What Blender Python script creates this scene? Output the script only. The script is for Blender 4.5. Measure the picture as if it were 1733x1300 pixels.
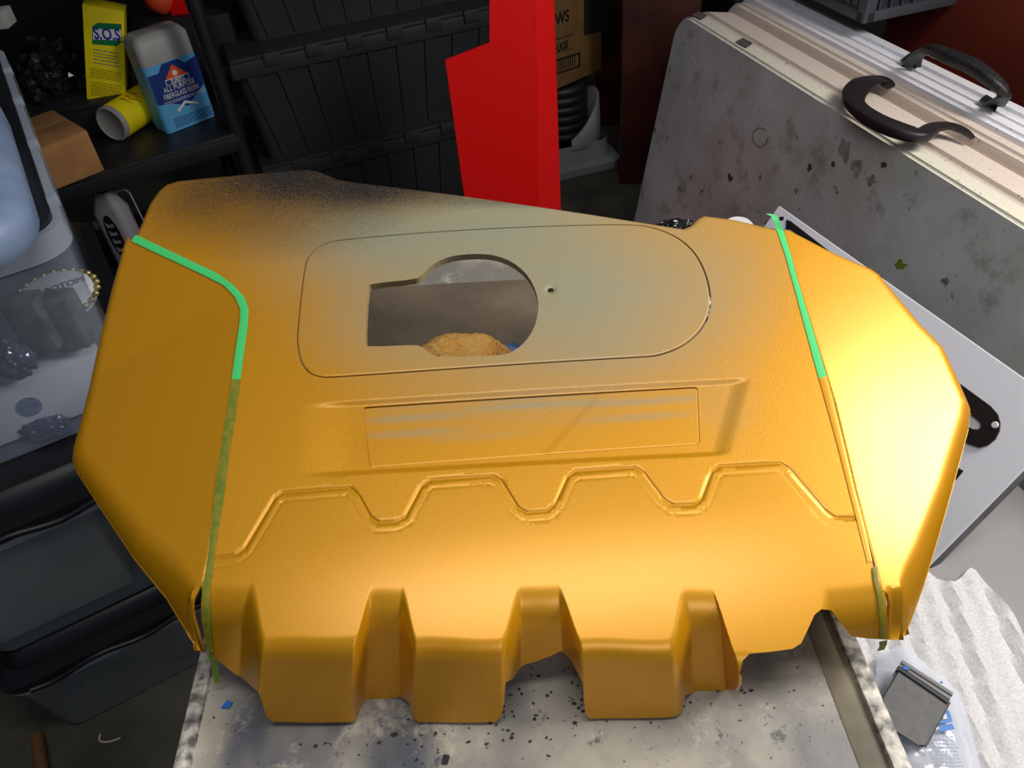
import bpy, bmesh, math, random
import numpy as np
from mathutils import Vector, Matrix, noise, geometry
random.seed(7); np.random.seed(7)
D = bpy.data; S = bpy.context.scene
COL = S.collection
for o in list(D.objects): D.objects.remove(o, do_unlink=True)

# ------------------------------------------------------------ camera
IW, IH, FPX = 1733, 1300, 1370.0
CAMP = np.array([0, 0, 1.48])
_n = np.array([1025 - IW/2, 2165 - IH/2]); _L = np.hypot(*_n)
_p = math.pi/2 - math.atan2(_L, FPX)
FW = np.array([0, math.cos(_p), -math.sin(_p)])
_r0 = np.array([1, 0, 0.]); _u0 = np.cross(_r0, FW)
_nx, _ny = _n/_L
RT = _ny*_r0 - _nx*_u0; UP = _nx*_r0 + _ny*_u0
cam = D.cameras.new('camera'); co = D.objects.new('camera', cam); COL.objects.link(co)
cam.sensor_width = 36; cam.lens = FPX/IW*36; cam.clip_start = .02
M = Matrix(((RT[0], UP[0], -FW[0], CAMP[0]), (RT[1], UP[1], -FW[1], CAMP[1]), (RT[2], UP[2], -FW[2], CAMP[2]), (0, 0, 0, 1)))
co.matrix_world = M; S.camera = co

# ------------------------------------------------------------ light and exposure
w = D.worlds.new('world'); S.world = w; w.use_nodes = True
w.node_tree.nodes['Background'].inputs[0].default_value = (.62, .72, 1, 1)
w.node_tree.nodes['Background'].inputs[1].default_value = .09
def area(name, loc, target, size, size_y, power, col):
    l = D.lights.new(name, 'AREA'); l.shape = 'RECTANGLE'; l.size = size; l.size_y = size_y; l.energy = power; l.color = col
    o = D.objects.new(name, l); COL.objects.link(o); o.location = loc
    o.rotation_euler = (Vector(target) - Vector(loc)).to_track_quat('-Z', 'Y').to_euler()
    return o
area('work_lamp_light', (1.35, .62, 1.92), (.45, .6, .9), .6, .6, 27, (1, .95, .88))
area('ceiling_tube_light', (.1, .25, 2.5), (.1, .5, .9), 1.2, .25, 9, (1, .97, .92))
area('door_daylight', (.35, -1.6, 2.6), (.2, .5, .9), .9, .5, 7, (.95, .97, 1))
S.view_settings.view_transform = 'Standard'; S.view_settings.look = 'None'
S.view_settings.gamma = 1; S.view_settings.use_curve_mapping = False
S.view_settings.exposure = 0.12

# ------------------------------------------------------------ helpers
def ray(px, py):
    d = FW*FPX + RT*(px - IW/2) - UP*(py - IH/2); return d/np.linalg.norm(d)
def onz(px, py, z):
    d = ray(px, py); return CAMP + d*(z - CAMP[2])/d[2]
def onpl(px, py, P, n):
    d = ray(px, py); return CAMP + d*((np.array(P) - CAMP) @ n)/(d @ n)
def proj(P):
    v = np.asarray(P) - CAMP; z = v @ FW
    return np.stack([IW/2 + FPX*(v @ RT)/z, IH/2 - FPX*(v @ UP)/z], -1), z

def srgb(r, g, b):
    f = lambda c: c/255/12.92 if c/255 <= .04045 else ((c/255 + .055)/1.055)**2.4
    return (f(r), f(g), f(b), 1)

def mat(name, col, rough=.5, metal=0, spec=.5, nscale=0, namt=.3, col2=None, bump=0, bscale=200, trans=0, coat=0, alpha=1, detail=4):
    m = D.materials.new(name); m.use_nodes = True; nt = m.node_tree; N = nt.nodes; L = nt.links
    b = N['Principled BSDF']
    b.inputs['Base Color'].default_value = col; b.inputs['Roughness'].default_value = rough
    b.inputs['Metallic'].default_value = metal; b.inputs['Specular IOR Level'].default_value = spec
    b.inputs['Transmission Weight'].default_value = trans; b.inputs['Coat Weight'].default_value = coat
    b.inputs['Alpha'].default_value = alpha
    tc = N.new('ShaderNodeTexCoord')
    if nscale:
        nz = N.new('ShaderNodeTexNoise'); nz.inputs['Scale'].default_value = nscale; nz.inputs['Detail'].default_value = detail
        L.new(tc.outputs['Object'], nz.inputs['Vector'])
        mx = N.new('ShaderNodeMix'); mx.data_type = 'RGBA'
        mr = N.new('ShaderNodeMapRange'); mr.inputs[1].default_value = .35; mr.inputs[2].default_value = .65
        mr.inputs[4].default_value = namt if col2 is None else 1
        L.new(nz.outputs['Fac'], mr.inputs[0]); L.new(mr.outputs[0], mx.inputs[0])
        mx.inputs[6].default_value = col; mx.inputs[7].default_value = col2 or (col[0]*.4, col[1]*.4, col[2]*.4, 1)
        L.new(mx.outputs[2], b.inputs['Base Color'])
    if bump:
        nb = N.new('ShaderNodeTexNoise'); nb.inputs['Scale'].default_value = bscale
        L.new(tc.outputs['Object'], nb.inputs['Vector'])
        bp = N.new('ShaderNodeBump'); bp.inputs['Strength'].default_value = bump; bp.inputs['Distance'].default_value = .002
        L.new(nb.outputs['Fac'], bp.inputs['Height']); L.new(bp.outputs['Normal'], b.inputs['Normal'])
    return m

def clear_mat(name, tint, milky, rough=.12):
    m = D.materials.new(name); m.use_nodes = True; nt = m.node_tree; N = nt.nodes; L = nt.links
    b = N['Principled BSDF']; b.inputs['Base Color'].default_value = tint; b.inputs['Roughness'].default_value = rough
    t = N.new('ShaderNodeBsdfTransparent'); t.inputs[0].default_value = (.93, .95, .97, 1)
    mx = N.new('ShaderNodeMixShader'); lw = N.new('ShaderNodeLayerWeight'); lw.inputs[0].default_value = .35
    tc = N.new('ShaderNodeTexCoord'); nz = N.new('ShaderNodeTexNoise'); nz.inputs['Scale'].default_value = 6
    L.new(tc.outputs['Object'], nz.inputs['Vector'])
    ma = N.new('ShaderNodeMath'); ma.operation = 'MULTIPLY_ADD'; ma.inputs[1].default_value = .5; ma.inputs[2].default_value = milky
    mb = N.new('ShaderNodeMath'); mb.operation = 'MULTIPLY_ADD'; mb.inputs[1].default_value = .25
    L.new(lw.outputs['Facing'], ma.inputs[0]); L.new(nz.outputs['Fac'], mb.inputs[0]); L.new(ma.outputs[0], mb.inputs[2])
    sb = N.new('ShaderNodeMath'); sb.operation = 'SUBTRACT'; sb.inputs[1].default_value = .12; sb.use_clamp = True
    L.new(mb.outputs[0], sb.inputs[0]); L.new(sb.outputs[0], mx.inputs[0])
    L.new(t.outputs[0], mx.inputs[1]); L.new(b.outputs[0], mx.inputs[2])
    L.new(mx.outputs[0], N['Material Output'].inputs[0])
    return m

def link(name, me, m, parent=None, kind=None, label=None):
    o = D.objects.new(name, me); COL.objects.link(o)
    if m is not None and len(me.materials) == 0: me.materials.append(m)
    if parent is not None: o.parent = parent
    if kind: o['kind'] = kind
    if label: o['label'] = label
    return o
def thing(name, label, cat, loc=(0, 0, 0), rotz=0, group=None):
    o = D.objects.new(name, None); COL.objects.link(o); o.empty_display_size = .05
    o.location = loc; o.rotation_euler = (0, 0, rotz); o['label'] = label; o['category'] = cat
    if group: o['group'] = group
    return o
def tag(o, label, cat, group=None):
    o['label'] = label; o['category'] = cat
    if group: o['group'] = group
    return o
def pm(name, verts, faces, m, parent=None, smooth=False, **k):
    me = D.meshes.new(name); me.from_pydata([tuple(map(float, v)) for v in verts], [], [tuple(map(int, f)) for f in faces]); me.update()
    if smooth: me.polygons.foreach_set('use_smooth', [True]*len(me.polygons))
    return link(name, me, m, parent, **k)
def bmo(name, bm, m, parent=None, smooth=False, **k):
    bmesh.ops.recalc_face_normals(bm, faces=bm.faces)
    me = D.meshes.new(name); bm.to_mesh(me); bm.free()
    if smooth:
        me.polygons.foreach_set('use_smooth', [True]*len(me.polygons))
        me.set_sharp_from_angle(angle=math.radians(40))
    return link(name, me, m, parent, **k)
def add_box(bm, x0, x1, y0, y1, z0, z1, bev=0, seg=2, top=None):
    """box; top=(inset_x, inset_y) shrinks the bottom (taper)"""
    tx, ty = top or (0, 0)
    v = [bm.verts.new(p) for p in ((x0+tx, y0+ty, z0), (x1-tx, y0+ty, z0), (x1-tx, y1-ty, z0), (x0+tx, y1-ty, z0), (x0, y0, z1), (x1, y0, z1), (x1, y1, z1), (x0, y1, z1))]
    fs = [bm.faces.new([v[i] for i in f]) for f in ((3, 2, 1, 0), (4, 5, 6, 7), (0, 1, 5, 4), (1, 2, 6, 5), (2, 3, 7, 6), (3, 0, 4, 7))]
    if bev:
        es = {e for f in fs for e in f.edges}
        bmesh.ops.bevel(bm, geom=list(es), offset=bev, segments=seg, affect='EDGES', profile=.6)
    return fs
def box(name, x0, x1, y0, y1, z0, z1, m, parent=None, bev=.003, top=None, **k):
    bm = bmesh.new(); add_box(bm, x0, x1, y0, y1, z0, z1, bev, top=top)
    return bmo(name, bm, m, parent, smooth=True, **k)
def tube(name, pts, r, m, parent=None, n=10, flat=None, up=(0, 0, 1), cap=True, **k):
    """swept ring; r float or list; flat = (width, height) list of half sizes"""
    pts = [Vector(p) for p in pts]; V = []; F = []
    for i, p in enumerate(pts):
        t = (pts[min(i+1, len(pts)-1)] - pts[max(i-1, 0)]).normalized()
        a = t.cross(Vector(up))
        if a.length < 1e-4: a = t.cross(Vector((1, 0, 0)))
        a.normalize(); b = a.cross(t).normalized()
        if flat: ra, rb = (flat[i] if isinstance(flat, list) else flat)
        else: ra = rb = (r[i] if isinstance(r, (list, tuple)) else r)
        for j in range(n):
            an = 2*math.pi*j/n
            ca, sa = math.cos(an), math.sin(an)
            if flat: ca = math.copysign(abs(ca)**.5, ca); sa = math.copysign(abs(sa)**.5, sa)
            V.append(p + a*ra*ca + b*rb*sa)
    for i in range(len(pts)-1):
        for j in range(n):
            F.append((i*n+j, i*n+(j+1) % n, (i+1)*n+(j+1) % n, (i+1)*n+j))
    if cap:
        F.append(tuple(reversed(range(n)))); F.append(tuple((len(pts)-1)*n+j for j in range(n)))
    o = pm(name, V, F, m, parent, smooth=True, **k); o.data.set_sharp_from_angle(angle=math.radians(50)); return o
def lathe(name, prof, m, parent=None, n=40, mtx=None, **k):
    V = []; F = []
    for (r, z) in prof:
        for j in range(n):
            a = 2*math.pi*j/n; p = Vector((r*math.cos(a), r*math.sin(a), z)); V.append(mtx @ p if mtx else p)
    for i in range(len(prof)-1):
        for j in range(n): F.append((i*n+j, i*n+(j+1) % n, (i+1)*n+(j+1) % n, (i+1)*n+j))
    o = pm(name, V, F, m, parent, smooth=True, **k); o.data.set_sharp_from_angle(angle=math.radians(45)); return o
def prism(name, poly, h0, h1, m, parent=None, frame=None, bev=0, smooth=True, **k):
    """extrude a 2D polygon between heights; frame maps (x,y,z) to world"""
    bm = bmesh.new(); vs = [bm.verts.new((p[0], p[1], h0)) for p in poly]
    f = bm.faces.new(vs); r = bmesh.ops.extrude_face_region(bm, geom=[f])
    for v in [g for g in r['geom'] if isinstance(g, bmesh.types.BMVert)]: v.co.z = h1
    if bev:
        bmesh.ops.recalc_face_normals(bm, faces=bm.faces)
        bmesh.ops.bevel(bm, geom=[e for e in bm.edges if e.calc_face_angle(0) > .5], offset=bev, segments=2, affect='EDGES')
    if frame: bm.transform(frame)
    return bmo(name, bm, m, parent, smooth=smooth, **k)
def text(name, body, size, m, parent, mtx, ext=.0003, sx=1, align='CENTER', space=1, off=0, **k):
    c = D.curves.new(name, 'FONT'); c.body = body; c.size = size; c.extrude = ext; c.align_x = align; c.align_y = 'CENTER'; c.space_character = space; c.resolution_u = 3; c.offset = off
    o = D.objects.new('tmp', c); COL.objects.link(o); dg = bpy.context.evaluated_depsgraph_get()
    me = D.meshes.new_from_object(o.evaluated_get(dg)); D.objects.remove(o, do_unlink=True); D.curves.remove(c)
    me.name = name; me.transform(mtx @ Matrix.Diagonal((sx, 1, 1, 1))); me.materials.clear()
    return link(name, me, m, parent, **k)
def frame(o, x, y, z=None):
    x = Vector(x).normalized(); y = Vector(y); z = x.cross(y).normalized(); y = z.cross(x)
    return Matrix(((x[0], y[0], z[0], o[0]), (x[1], y[1], z[1], o[1]), (x[2], y[2], z[2], o[2]), (0, 0, 0, 1)))
def copy_tree(o, parent=None):
    c = o.copy(); COL.objects.link(c); c.parent = parent
    for ch in [x for x in D.objects if x.parent == o]: copy_tree(ch, c)
    return c

# ------------------------------------------------------------ materials
m_concrete = mat('concrete', srgb(96, 92, 78), .85, nscale=5, col2=srgb(66, 64, 54), bump=.4, bscale=60)
m_wall = mat('dark_wall', srgb(40, 38, 38), .9, nscale=2)
m_blackplas = mat('black_plastic', srgb(30, 30, 32), .5, nscale=30, namt=.2)
m_tote = mat('tote_plastic', srgb(38, 38, 41), .55, bump=.15, bscale=300)
m_metalblk = mat('black_shelf', srgb(26, 26, 30), .42)
m_card = mat('cardboard', srgb(176, 128, 78), .85, nscale=14, col2=srgb(156, 110, 64))
m_cardd = mat('old_cardboard', srgb(120, 86, 45), .85, nscale=14, col2=srgb(104, 74, 38))
m_red = mat('red_sheet', srgb(225, 8, 4), .45)
m_white = mat('white_plastic', srgb(215, 215, 215), .45)
m_clear = clear_mat('clear_plastic', srgb(165, 178, 200), .17)
m_clear2 = clear_mat('clear_plastic_thin', srgb(150, 158, 160), .2)
m_milky = clear_mat('milky_rim', srgb(165, 175, 190), .55)
m_ink = mat('black_ink', srgb(22, 20, 20), .6)
m_green_tape = mat('green_tape', srgb(70, 205, 115), .55)
m_olive_tape = mat('olive_tape', srgb(140, 130, 30), .5, nscale=150, col2=srgb(100, 120, 25))

# ------------------------------------------------------------ setting
def flat(name, x0, x1, y0, y1, z, m):
    return pm(name, [(x0, y0, z), (x1, y0, z), (x1, y1, z), (x0, y1, z)], [(0, 1, 2, 3)], m, kind='structure')
fl = flat('floor', -4, 3, -2.5, 5, 0, m_concrete)
bw = pm('wall_back', [(-4, 4.4, 0), (3, 4.4, 0), (3, 4.4, 3), (-4, 4.4, 3)], [(0, 1, 2, 3)], m_wall, kind='structure')
lw_ = pm('wall_left', [(-3.2, -2.5, 0), (-3.2, 4.4, 0), (-3.2, 4.4, 3), (-3.2, -2.5, 3)], [(0, 1, 2, 3)], m_wall, kind='structure')

# ------------------------------------------------------------ work table under the cover
TZ = .86
def speck_mat():
    m = D.materials.new('spattered_top'); m.use_nodes = True; nt = m.node_tree; N = nt.nodes; L = nt.links; b = N['Principled BSDF']
    b.inputs['Roughness'].default_value = .55
    tc = N.new('ShaderNodeTexCoord'); mp = N.new('ShaderNodeMapping'); L.new(tc.outputs['Object'], mp.inputs[0])
    def noi(sc, det=5, rough=.6, st=(1, 1, 1)):
        q = N.new('ShaderNodeMapping'); q.inputs['Scale'].default_value = st; L.new(tc.outputs['Object'], q.inputs[0])
        n = N.new('ShaderNodeTexNoise'); n.inputs['Scale'].default_value = sc; n.inputs['Detail'].default_value = det; n.inputs['Roughness'].default_value = rough
        L.new(q.outputs[0], n.inputs['Vector']); return n.outputs['Fac']
    def ramp(src, a, bb):
        r = N.new('ShaderNodeMapRange'); r.inputs[1].default_value = a; r.inputs[2].default_value = bb; L.new(src, r.inputs[0]); return r.outputs[0]
    def mix(f, c1, c2):
        x = N.new('ShaderNodeMix'); x.data_type = 'RGBA'; L.new(f, x.inputs[0])
        for i, c in ((6, c1), (7, c2)):
            if isinstance(c, tuple): x.inputs[i].default_value = c
            else: L.new(c, x.inputs[i])
        return x.outputs[2]
    c = mix(ramp(noi(5), .38, .62), srgb(134, 130, 122), srgb(204, 194, 176))
    c = mix(ramp(noi(7, 3, .5, (1, .35, 1)), .53, .68), c, srgb(70, 76, 90))
    c = mix(ramp(noi(16, 6, .75), .56, .74), c, srgb(206, 198, 180))
    c = mix(ramp(noi(34, 5, .7), .62, .68), c, srgb(84, 88, 84))
    c = mix(ramp(noi(70, 5, .8), .66, .69), c, srgb(20, 22, 30))
    c = mix(ramp(noi(190, 3, .8), .67, .7), c, srgb(26, 26, 30))
    c = mix(ramp(noi(150, 3, .8, (1.3, .8, 1)), .69, .72), c, srgb(220, 215, 205))
    L.new(c, b.inputs['Base Color'])
    bp = N.new('ShaderNodeBump'); bp.inputs['Strength'].default_value = .5; bp.inputs['Distance'].default_value = .001
    L.new(noi(60), bp.inputs['Height']); L.new(bp.outputs[0], b.inputs['Normal'])
    return m
m_top = speck_mat()
m_rim = mat('chipped_rim', srgb(222, 216, 204), .6, nscale=110, col2=srgb(100, 98, 92), bump=.4, detail=8)
m_brownrim = mat('stained_rim', srgb(128, 118, 96), .6, nscale=20, col2=srgb(90, 84, 70))
tb = thing('work_table', 'paint-spattered grey plastic work table beneath the gold cover', 'table', (-.019, .4, 0))
TX0, TX1, TY0, TY1 = -.292+.019, .258+.019, -.62, .58
box('tabletop', TX0+.012, TX1-.034, TY0+.01, TY1-.01, TZ-.03, TZ, m_top, tb, bev=.002)
box('edge_rim', TX0, TX0+.014, TY0, TY1, TZ-.035, TZ+.004, m_rim, tb, bev=.004, label='pale chipped rim along the left side')
box('edge_rim', TX1-.014, TX1, TY0, TY1, TZ-.035, TZ+.006, m_rim, tb, bev=.004, label='white flaking rim along the right side')
box('edge_channel', TX1-.036, TX1-.012, TY0+.01, TY1-.01, TZ-.03, TZ+.001, m_brownrim, tb, bev=.003)
box('edge_rim', TX0+.014, TX1-.014, TY1-.014, TY1, TZ-.035, TZ+.004, m_rim, tb, bev=.004)
for sx in (TX0+.06, TX1-.06):
    for sy in (TY0+.12, TY1-.1):
        tube('leg', [(sx, sy, TZ-.03), (sx, sy, 0)], .012, m_blackplas, tb)
m_brown = mat('brown_board', srgb(128, 112, 92), .7, nscale=9, col2=srgb(94, 84, 70), bump=.2)
bd = prism('flat_board', [(-.235, .56), (.19, .56), tuple(onz(1010, 472, TZ)[:2]), tuple(onz(560, 496, TZ)[:2])], TZ+.0005, TZ+.006, m_brown, None, bev=.001)
tag(bd, 'thin brown-grey stained board lying on the table, seen through the hole', 'board')
# paint flakes lying on the table
m_flake = mat('dark_flake', srgb(24, 26, 34), .6); m_bflake = mat('blue_flake', srgb(40, 110, 200), .6)
fv, ff = [], []
for k in range(400):
    x = random.uniform(-.27, .20); y = random.uniform(.20, .42)
    if random.random() < .5: x = random.gauss(.03, .07); y = random.gauss(.30, .03)
    if not (-.26 < x < .215): continue
    if noise.noise(Vector((x*14, y*14, 3))) < -.12: continue
    r = random.uniform(.0006, .002) * (2.2 if random.random() < .06 else 1); a0 = random.random()*6; n0 = len(fv); st = random.uniform(.4, 1)
    for j in range(6):
        a = a0 + j*math.pi/3; rr = r*random.uniform(.5, 1.3); q = random.random()
        fv.append((x + rr*math.cos(a), y + rr*st*math.sin(a), TZ + .0006 + .0004*q))
    ff.append(tuple(range(n0, n0+6)))
fo = pm('paint_flakes', fv, ff, m_flake, kind='stuff'); tag(fo, 'tiny dark paint flakes scattered over the front of the work table', 'paint flakes')
bf = onz(384, 1195, TZ)
bo = prism('blue_flake', [(bf[0]-.004, bf[1]-.002), (bf[0]+.003, bf[1]-.003), (bf[0]+.005, bf[1]+.002), (bf[0], bf[1]+.004)], TZ+.0008, TZ+.002, m_bflake)
tag(bo, 'small bright blue paint chip on the table by the left rim', 'paint chip')

# ------------------------------------------------------------ the engine cover
TILT = math.radians(15)
O = onz(800, 1095, .945)
CU = np.array([1, 0, 0.]); CV = np.array([0, math.cos(TILT), math.sin(TILT)]); CN = np.array([0, -math.sin(TILT), math.cos(TILT)])
def px2ab(px, py, h=0.0):
    d = ray(px, py); P = CAMP + d*((O + CN*h - CAMP) @ CN)/(d @ CN); q = P - O
    return np.array([q @ CU, q @ CV])
def A(pts, h=0.0): return np.array([px2ab(x, y, h) for x, y in pts])
def sstep(x): x = np.clip(x, 0, 1); return x*x*(3-2*x)
def pdist(P, L):
    """distance of points P (n,2) to polyline L; returns dist, segment index, t"""
    best = np.full(len(P), 1e9); bi = np.zeros(len(P), int); bt = np.zeros(len(P))
    for i in range(len(L)-1):
        a, b = L[i], L[i+1]; ab = b-a; t = np.clip(((P-a) @ ab)/(ab @ ab + 1e-12), 0, 1)
        d = np.hypot(*(P - a - t[:, None]*ab).T); m_ = d < best
        best[m_] = d[m_]; bi[m_] = i; bt[m_] = t[m_]
    return best, bi, bt
def inpoly(P, poly):
    x, y = P[:, 0], P[:, 1]; ins = np.zeros(len(P), bool); n = len(poly)
    for i in range(n):
        x1, y1 = poly[i]; x2, y2 = poly[(i+1) % n]
        c = ((y1 > y) != (y2 > y)) & (x < (x2-x1)*(y-y1)/(y2-y1+1e-15)+x1); ins ^= c
    return ins
def resample(L, step, closed=False):
    L = np.array(L, float)
    if closed: L = np.vstack([L, L[:1]])
    out = []
    for i in range(len(L)-1):
        n = max(1, int(np.ceil(np.hypot(*(L[i+1]-L[i]))/step)))
        for k in range(n): out.append(L[i] + (L[i+1]-L[i])*k/n)
    if not closed: out.append(L[-1])
    return np.array(out)
def rounded(L, r, closed=True, n=6):
    """round the corners of a polygon in domain units; r float or list"""
    L = np.array(L, float); N_ = len(L); out = []
    for i in range(N_):
        rr = r[i] if isinstance(r, (list, tuple)) else r
        if (not closed and i in (0, N_-1)) or rr == 0: out.append(L[i]); continue
        p, a, b = L[i], L[i-1], L[(i+1) % N_]
        da, db = a-p, b-p; la, lb = np.hypot(*da), np.hypot(*db)
        t = min(rr, la*.48, lb*.48); p0 = p+da/la*t; p1 = p+db/lb*t
        for k in range(n+1):
            s = k/n; out.append((1-s)**2*p0 + 2*s*(1-s)*p + s*s*p1)
    return np.array(out)

ZIG = [(362, 942), (398, 937), (412, 927), (464, 841), (478, 832), (592, 824), (606, 837), (627, 875), (640, 884), (670, 883), (685, 875), (713, 823), (728, 812), (833, 805), (848, 813), (876, 858), (891, 867), (925, 865), (939, 853), (960, 807), (974, 797), (1075, 790), (1089, 798), (1122, 842), (1139, 854), (1176, 853), (1187, 844), (1205, 797), (1219, 787), (1322, 781), (1337, 789), (1399, 861), (1416, 873), (1449, 874)]
zig = resample(A(ZIG), .0025)
def offset(L, d):
    t = np.gradient(L, axis=0); t /= np.hypot(*t.T)[:, None]+1e-12; nrm = np.stack([t[:, 1], -t[:, 0]], 1); return L + nrm*d
zig2 = offset(zig, .0078)           # thin second crease on the front side
# embossed recess round the badge plate
PADT = A([(515, 681), (1285, 634)]); PADB = A([(590, 803), (1250, 767)]); PADR = A([(1275, 634), (1238, 772)])
def side(P, L):
    d = L[1]-L[0]; d = d/np.hypot(*d); return (P-L[0]) @ np.array([-d[1], d[0]])
a880 = px2ab(900, 880)[1]
def hbase(P):
    P = np.asarray(P, float)
    h = -.55*np.clip(a880-P[:, 1], 0, None)**2
    h -= .05*(P[:, 0]-.02)**2
    top = sstep(-side(P, PADT)/.006); bot = sstep((side(P, PADB)+.001)/.006)
    lf = sstep((P[:, 0]-PADT[0][0]+.005)/.05); rt_ = sstep(side(P, PADR[::-1])/.016)
    h -= .0026*top*bot*lf*rt_
    d, _, _ = pdist(P, zig); h -= .0007*np.clip(1-(d/.0012)**2, 0, 1)
    # the field in front of the trim line sits a little lower
    d2, _, _ = pdist(P, zig2); h -= .0002*np.clip(1-d2/.0008, 0, 1)
    return h
# where the sheet turns down at the front, by u
BEND = [(340, 1003), (422, 1003), (447, 1094), (598, 1092), (632, 1012), (680, 1012), (705, 1095), (847, 1097), (884, 1010), (946, 1008), (987, 1097), (1136, 1097), (1164, 1016), (1211, 1016), (1252, 1118), (1372, 1122), (1410, 1012), (1510, 1000)]
bend = A(BEND)
# u is read at the level of the bend, so transitions keep their place
def vf(a):
    a = np.asarray(a); x = bend[:, 0]; y = bend[:, 1].copy()
    i = np.clip(np.searchsorted(x, a)-1, 0, len(x)-2); t = sstep((a-x[i])/(x[i+1]-x[i]))
    return y[i]*(1-t)+y[i+1]*t
RB, TH = .036, math.radians(61)
def rbf(a):
    y = np.array([.034, .034, .018, .018, .036, .036, .018, .018, .036, .036, .018, .018, .036, .036, .018, .018, .034, .034]); x = bend[:, 0]
    i = np.clip(np.searchsorted(x, a)-1, 0, len(x)-2); t = sstep((np.asarray(a)-x[i])/(x[i+1]-x[i])); return y[i]*(1-t)+y[i+1]*t
def Fs(P, lift=0.0):
    P = np.asarray(P, float); a, b = P[:, 0], P[:, 1]; v0 = vf(a)+.009
    rb = rbf(a); v0 = v0+(rb-.018)*.12; t = np.clip(v0-b, 0, None); th = np.minimum(t/rb, TH); ex = np.clip(t-rb*TH, 0, None)
    fwd = rb*np.sin(th)+ex*math.cos(TH); dn = rb*(1-np.cos(th))+ex*math.sin(TH)
    bb = np.where(t > 0, v0-fwd, b)
    h = hbase(np.stack([a, bb], 1))-dn
    a = a+(a-.10)*1.15*t
    return O+a[:, None]*CU+bb[:, None]*CV+h[:, None]*CN
def normals(F, P, e=.0004):
    ex = np.array([e, 0]); ey = np.array([0, e])
    du = F(P+ex)-F(P-ex); dv = F(P+ey)-F(P-ey); n = np.cross(du, dv); return n/(np.linalg.norm(n, axis=1)[:, None]+1e-15)
# look-up grid of the front apron: pixel -> (u, path)
_ga, _gb = np.meshgrid(np.arange(-.32, .36, .001), np.arange(-.16, .16, .001)); _g = np.stack([_ga.ravel(), _gb.ravel()], 1)
_gp, _gz = proj(Fs(_g))
def inv(px, py):
    d = np.hypot(_gp[:, 0]-px, _gp[:, 1]-py); c = np.where(d < max(2.0, d.min()+.3))[0]
    k = c[np.argmin(_gz[c])]; near = c[_gz[c] < _gz[k]+.006]; wgt = 1/(d[near]+.2)**2
    return (_g[near]*wgt[:, None]).sum(0)/wgt.sum()
def AI(pts): return np.array([inv(x, y) for x, y in pts])

def cdt_mesh(name, poly, holes, F, m, parent, base, extra=(), grid=.003, clear=(), thick=.0025, fillet=None, color=None, flen=None):
    """triangulate poly (minus holes) in (u,v), map through F, give it thickness"""
    loops = [resample(poly, grid*.8, True)]+[resample(h, .0018, True) for h in holes]
    lo, hi = loops[0].min(0), loops[0].max(0)
    gx, gy = np.meshgrid(np.arange(lo[0], hi[0], grid), np.arange(lo[1], hi[1], grid)); gx = gx+(np.arange(gx.shape[0]) % 2)[:, None]*grid*.5
    G = np.stack([gx.ravel(), gy.ravel()], 1)
    keep = inpoly(G, loops[0])
    for lp in loops:
        dd, _, _ = pdist(G, np.vstack([lp, lp[:1]])); keep &= dd > grid*.6
    for L, wd in clear:
        dd, _, _ = pdist(G, L); keep &= dd > wd
    for h in loops[1:]: keep &= ~inpoly(G, h)
    G = G[keep]; EX = [G]
    for e in extra:
        e = e[inpoly(e, loops[0])]
        for lp in loops:
            dd, _, _ = pdist(e, np.vstack([lp, lp[:1]])); e = e[dd > .00035]
        for h in loops[1:]: e = e[~inpoly(e, h)]
        EX.append(e)
    P = np.vstack(loops+EX); edges = []; k = 0
    for lp in loops:
        edges += [(k+i, k+(i+1) % len(lp)) for i in range(len(lp))]; k += len(lp)
    r = geometry.delaunay_2d_cdt([Vector(p) for p in P], edges, [], 0, 1e-6, False)
    V = np.array([tuple(v) for v in r[0]]); T = np.array([f for f in r[2]])
    c = V[T].mean(1); k = inpoly(c, loops[0])
    for h in loops[1:]: k &= ~inpoly(c, h)
    ar = np.cross(V[T[:, 1]]-V[T[:, 0]], V[T[:, 2]]-V[T[:, 0]]); k &= np.abs(ar) > 1e-10
    T = T[k]; ar = ar[k]; T[ar < 0] = T[ar < 0][:, ::-1]
    W3 = F(V); Nn = normals(F, V)
    # boundary edges
    from collections import Counter
    ec = {}
    for t in T:
        for a, b in ((t[0], t[1]), (t[1], t[2]), (t[2], t[0])): ec[(a, b)] = ec.get((a, b), 0)+1
    bnd = [(a, b) for (a, b) in ec if (b, a) not in ec]
    n = len(V); bot = W3-Nn*thick
    bd_ = sorted({i for e in bnd for i in e}); idx = {v: 2*n+j for j, v in enumerate(bd_)}; m_ = len(bd_); idx2 = {v: 2*n+m_+j for j, v in enumerate(bd_)}
    verts = np.vstack([W3, bot, W3[bd_], bot[bd_]])-base
    tri = [tuple(t) for t in T]+[(t[0]+n, t[2]+n, t[1]+n) for t in T]+[(idx[b], idx[a], idx2[a], idx2[b]) for a, b in bnd]
    me = D.meshes.new(name); me.from_pydata(verts.tolist(), [], [tuple(int(i) for i in f) for f in tri]); me.update()
    me.polygons.foreach_set('use_smooth', [True]*len(me.polygons))
    if color is not None:
        ca = me.color_attributes.new('paint', 'FLOAT_COLOR', 'POINT'); allc = color(V, W3)
        allc = np.vstack([allc, allc, allc[bd_], allc[bd_]]); ca.data.foreach_set('color', allc.astype(np.float32).ravel())
    fn = np.zeros((len(verts), 3)); fn[:n] = Nn; fn[n:2*n] = -Nn
    for a, b in bnd:
        e = W3[b]-W3[a]; s = np.cross(e, Nn[a]); s /= np.linalg.norm(s)+1e-12
        for v in (a, b): fn[idx[v]] += s; fn[idx2[v]] += s
    fn /= np.linalg.norm(fn, axis=1)[:, None]+1e-12
    me.normals_split_custom_set_from_vertices(fn.tolist())
    return link(name, me, m, parent)

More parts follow.
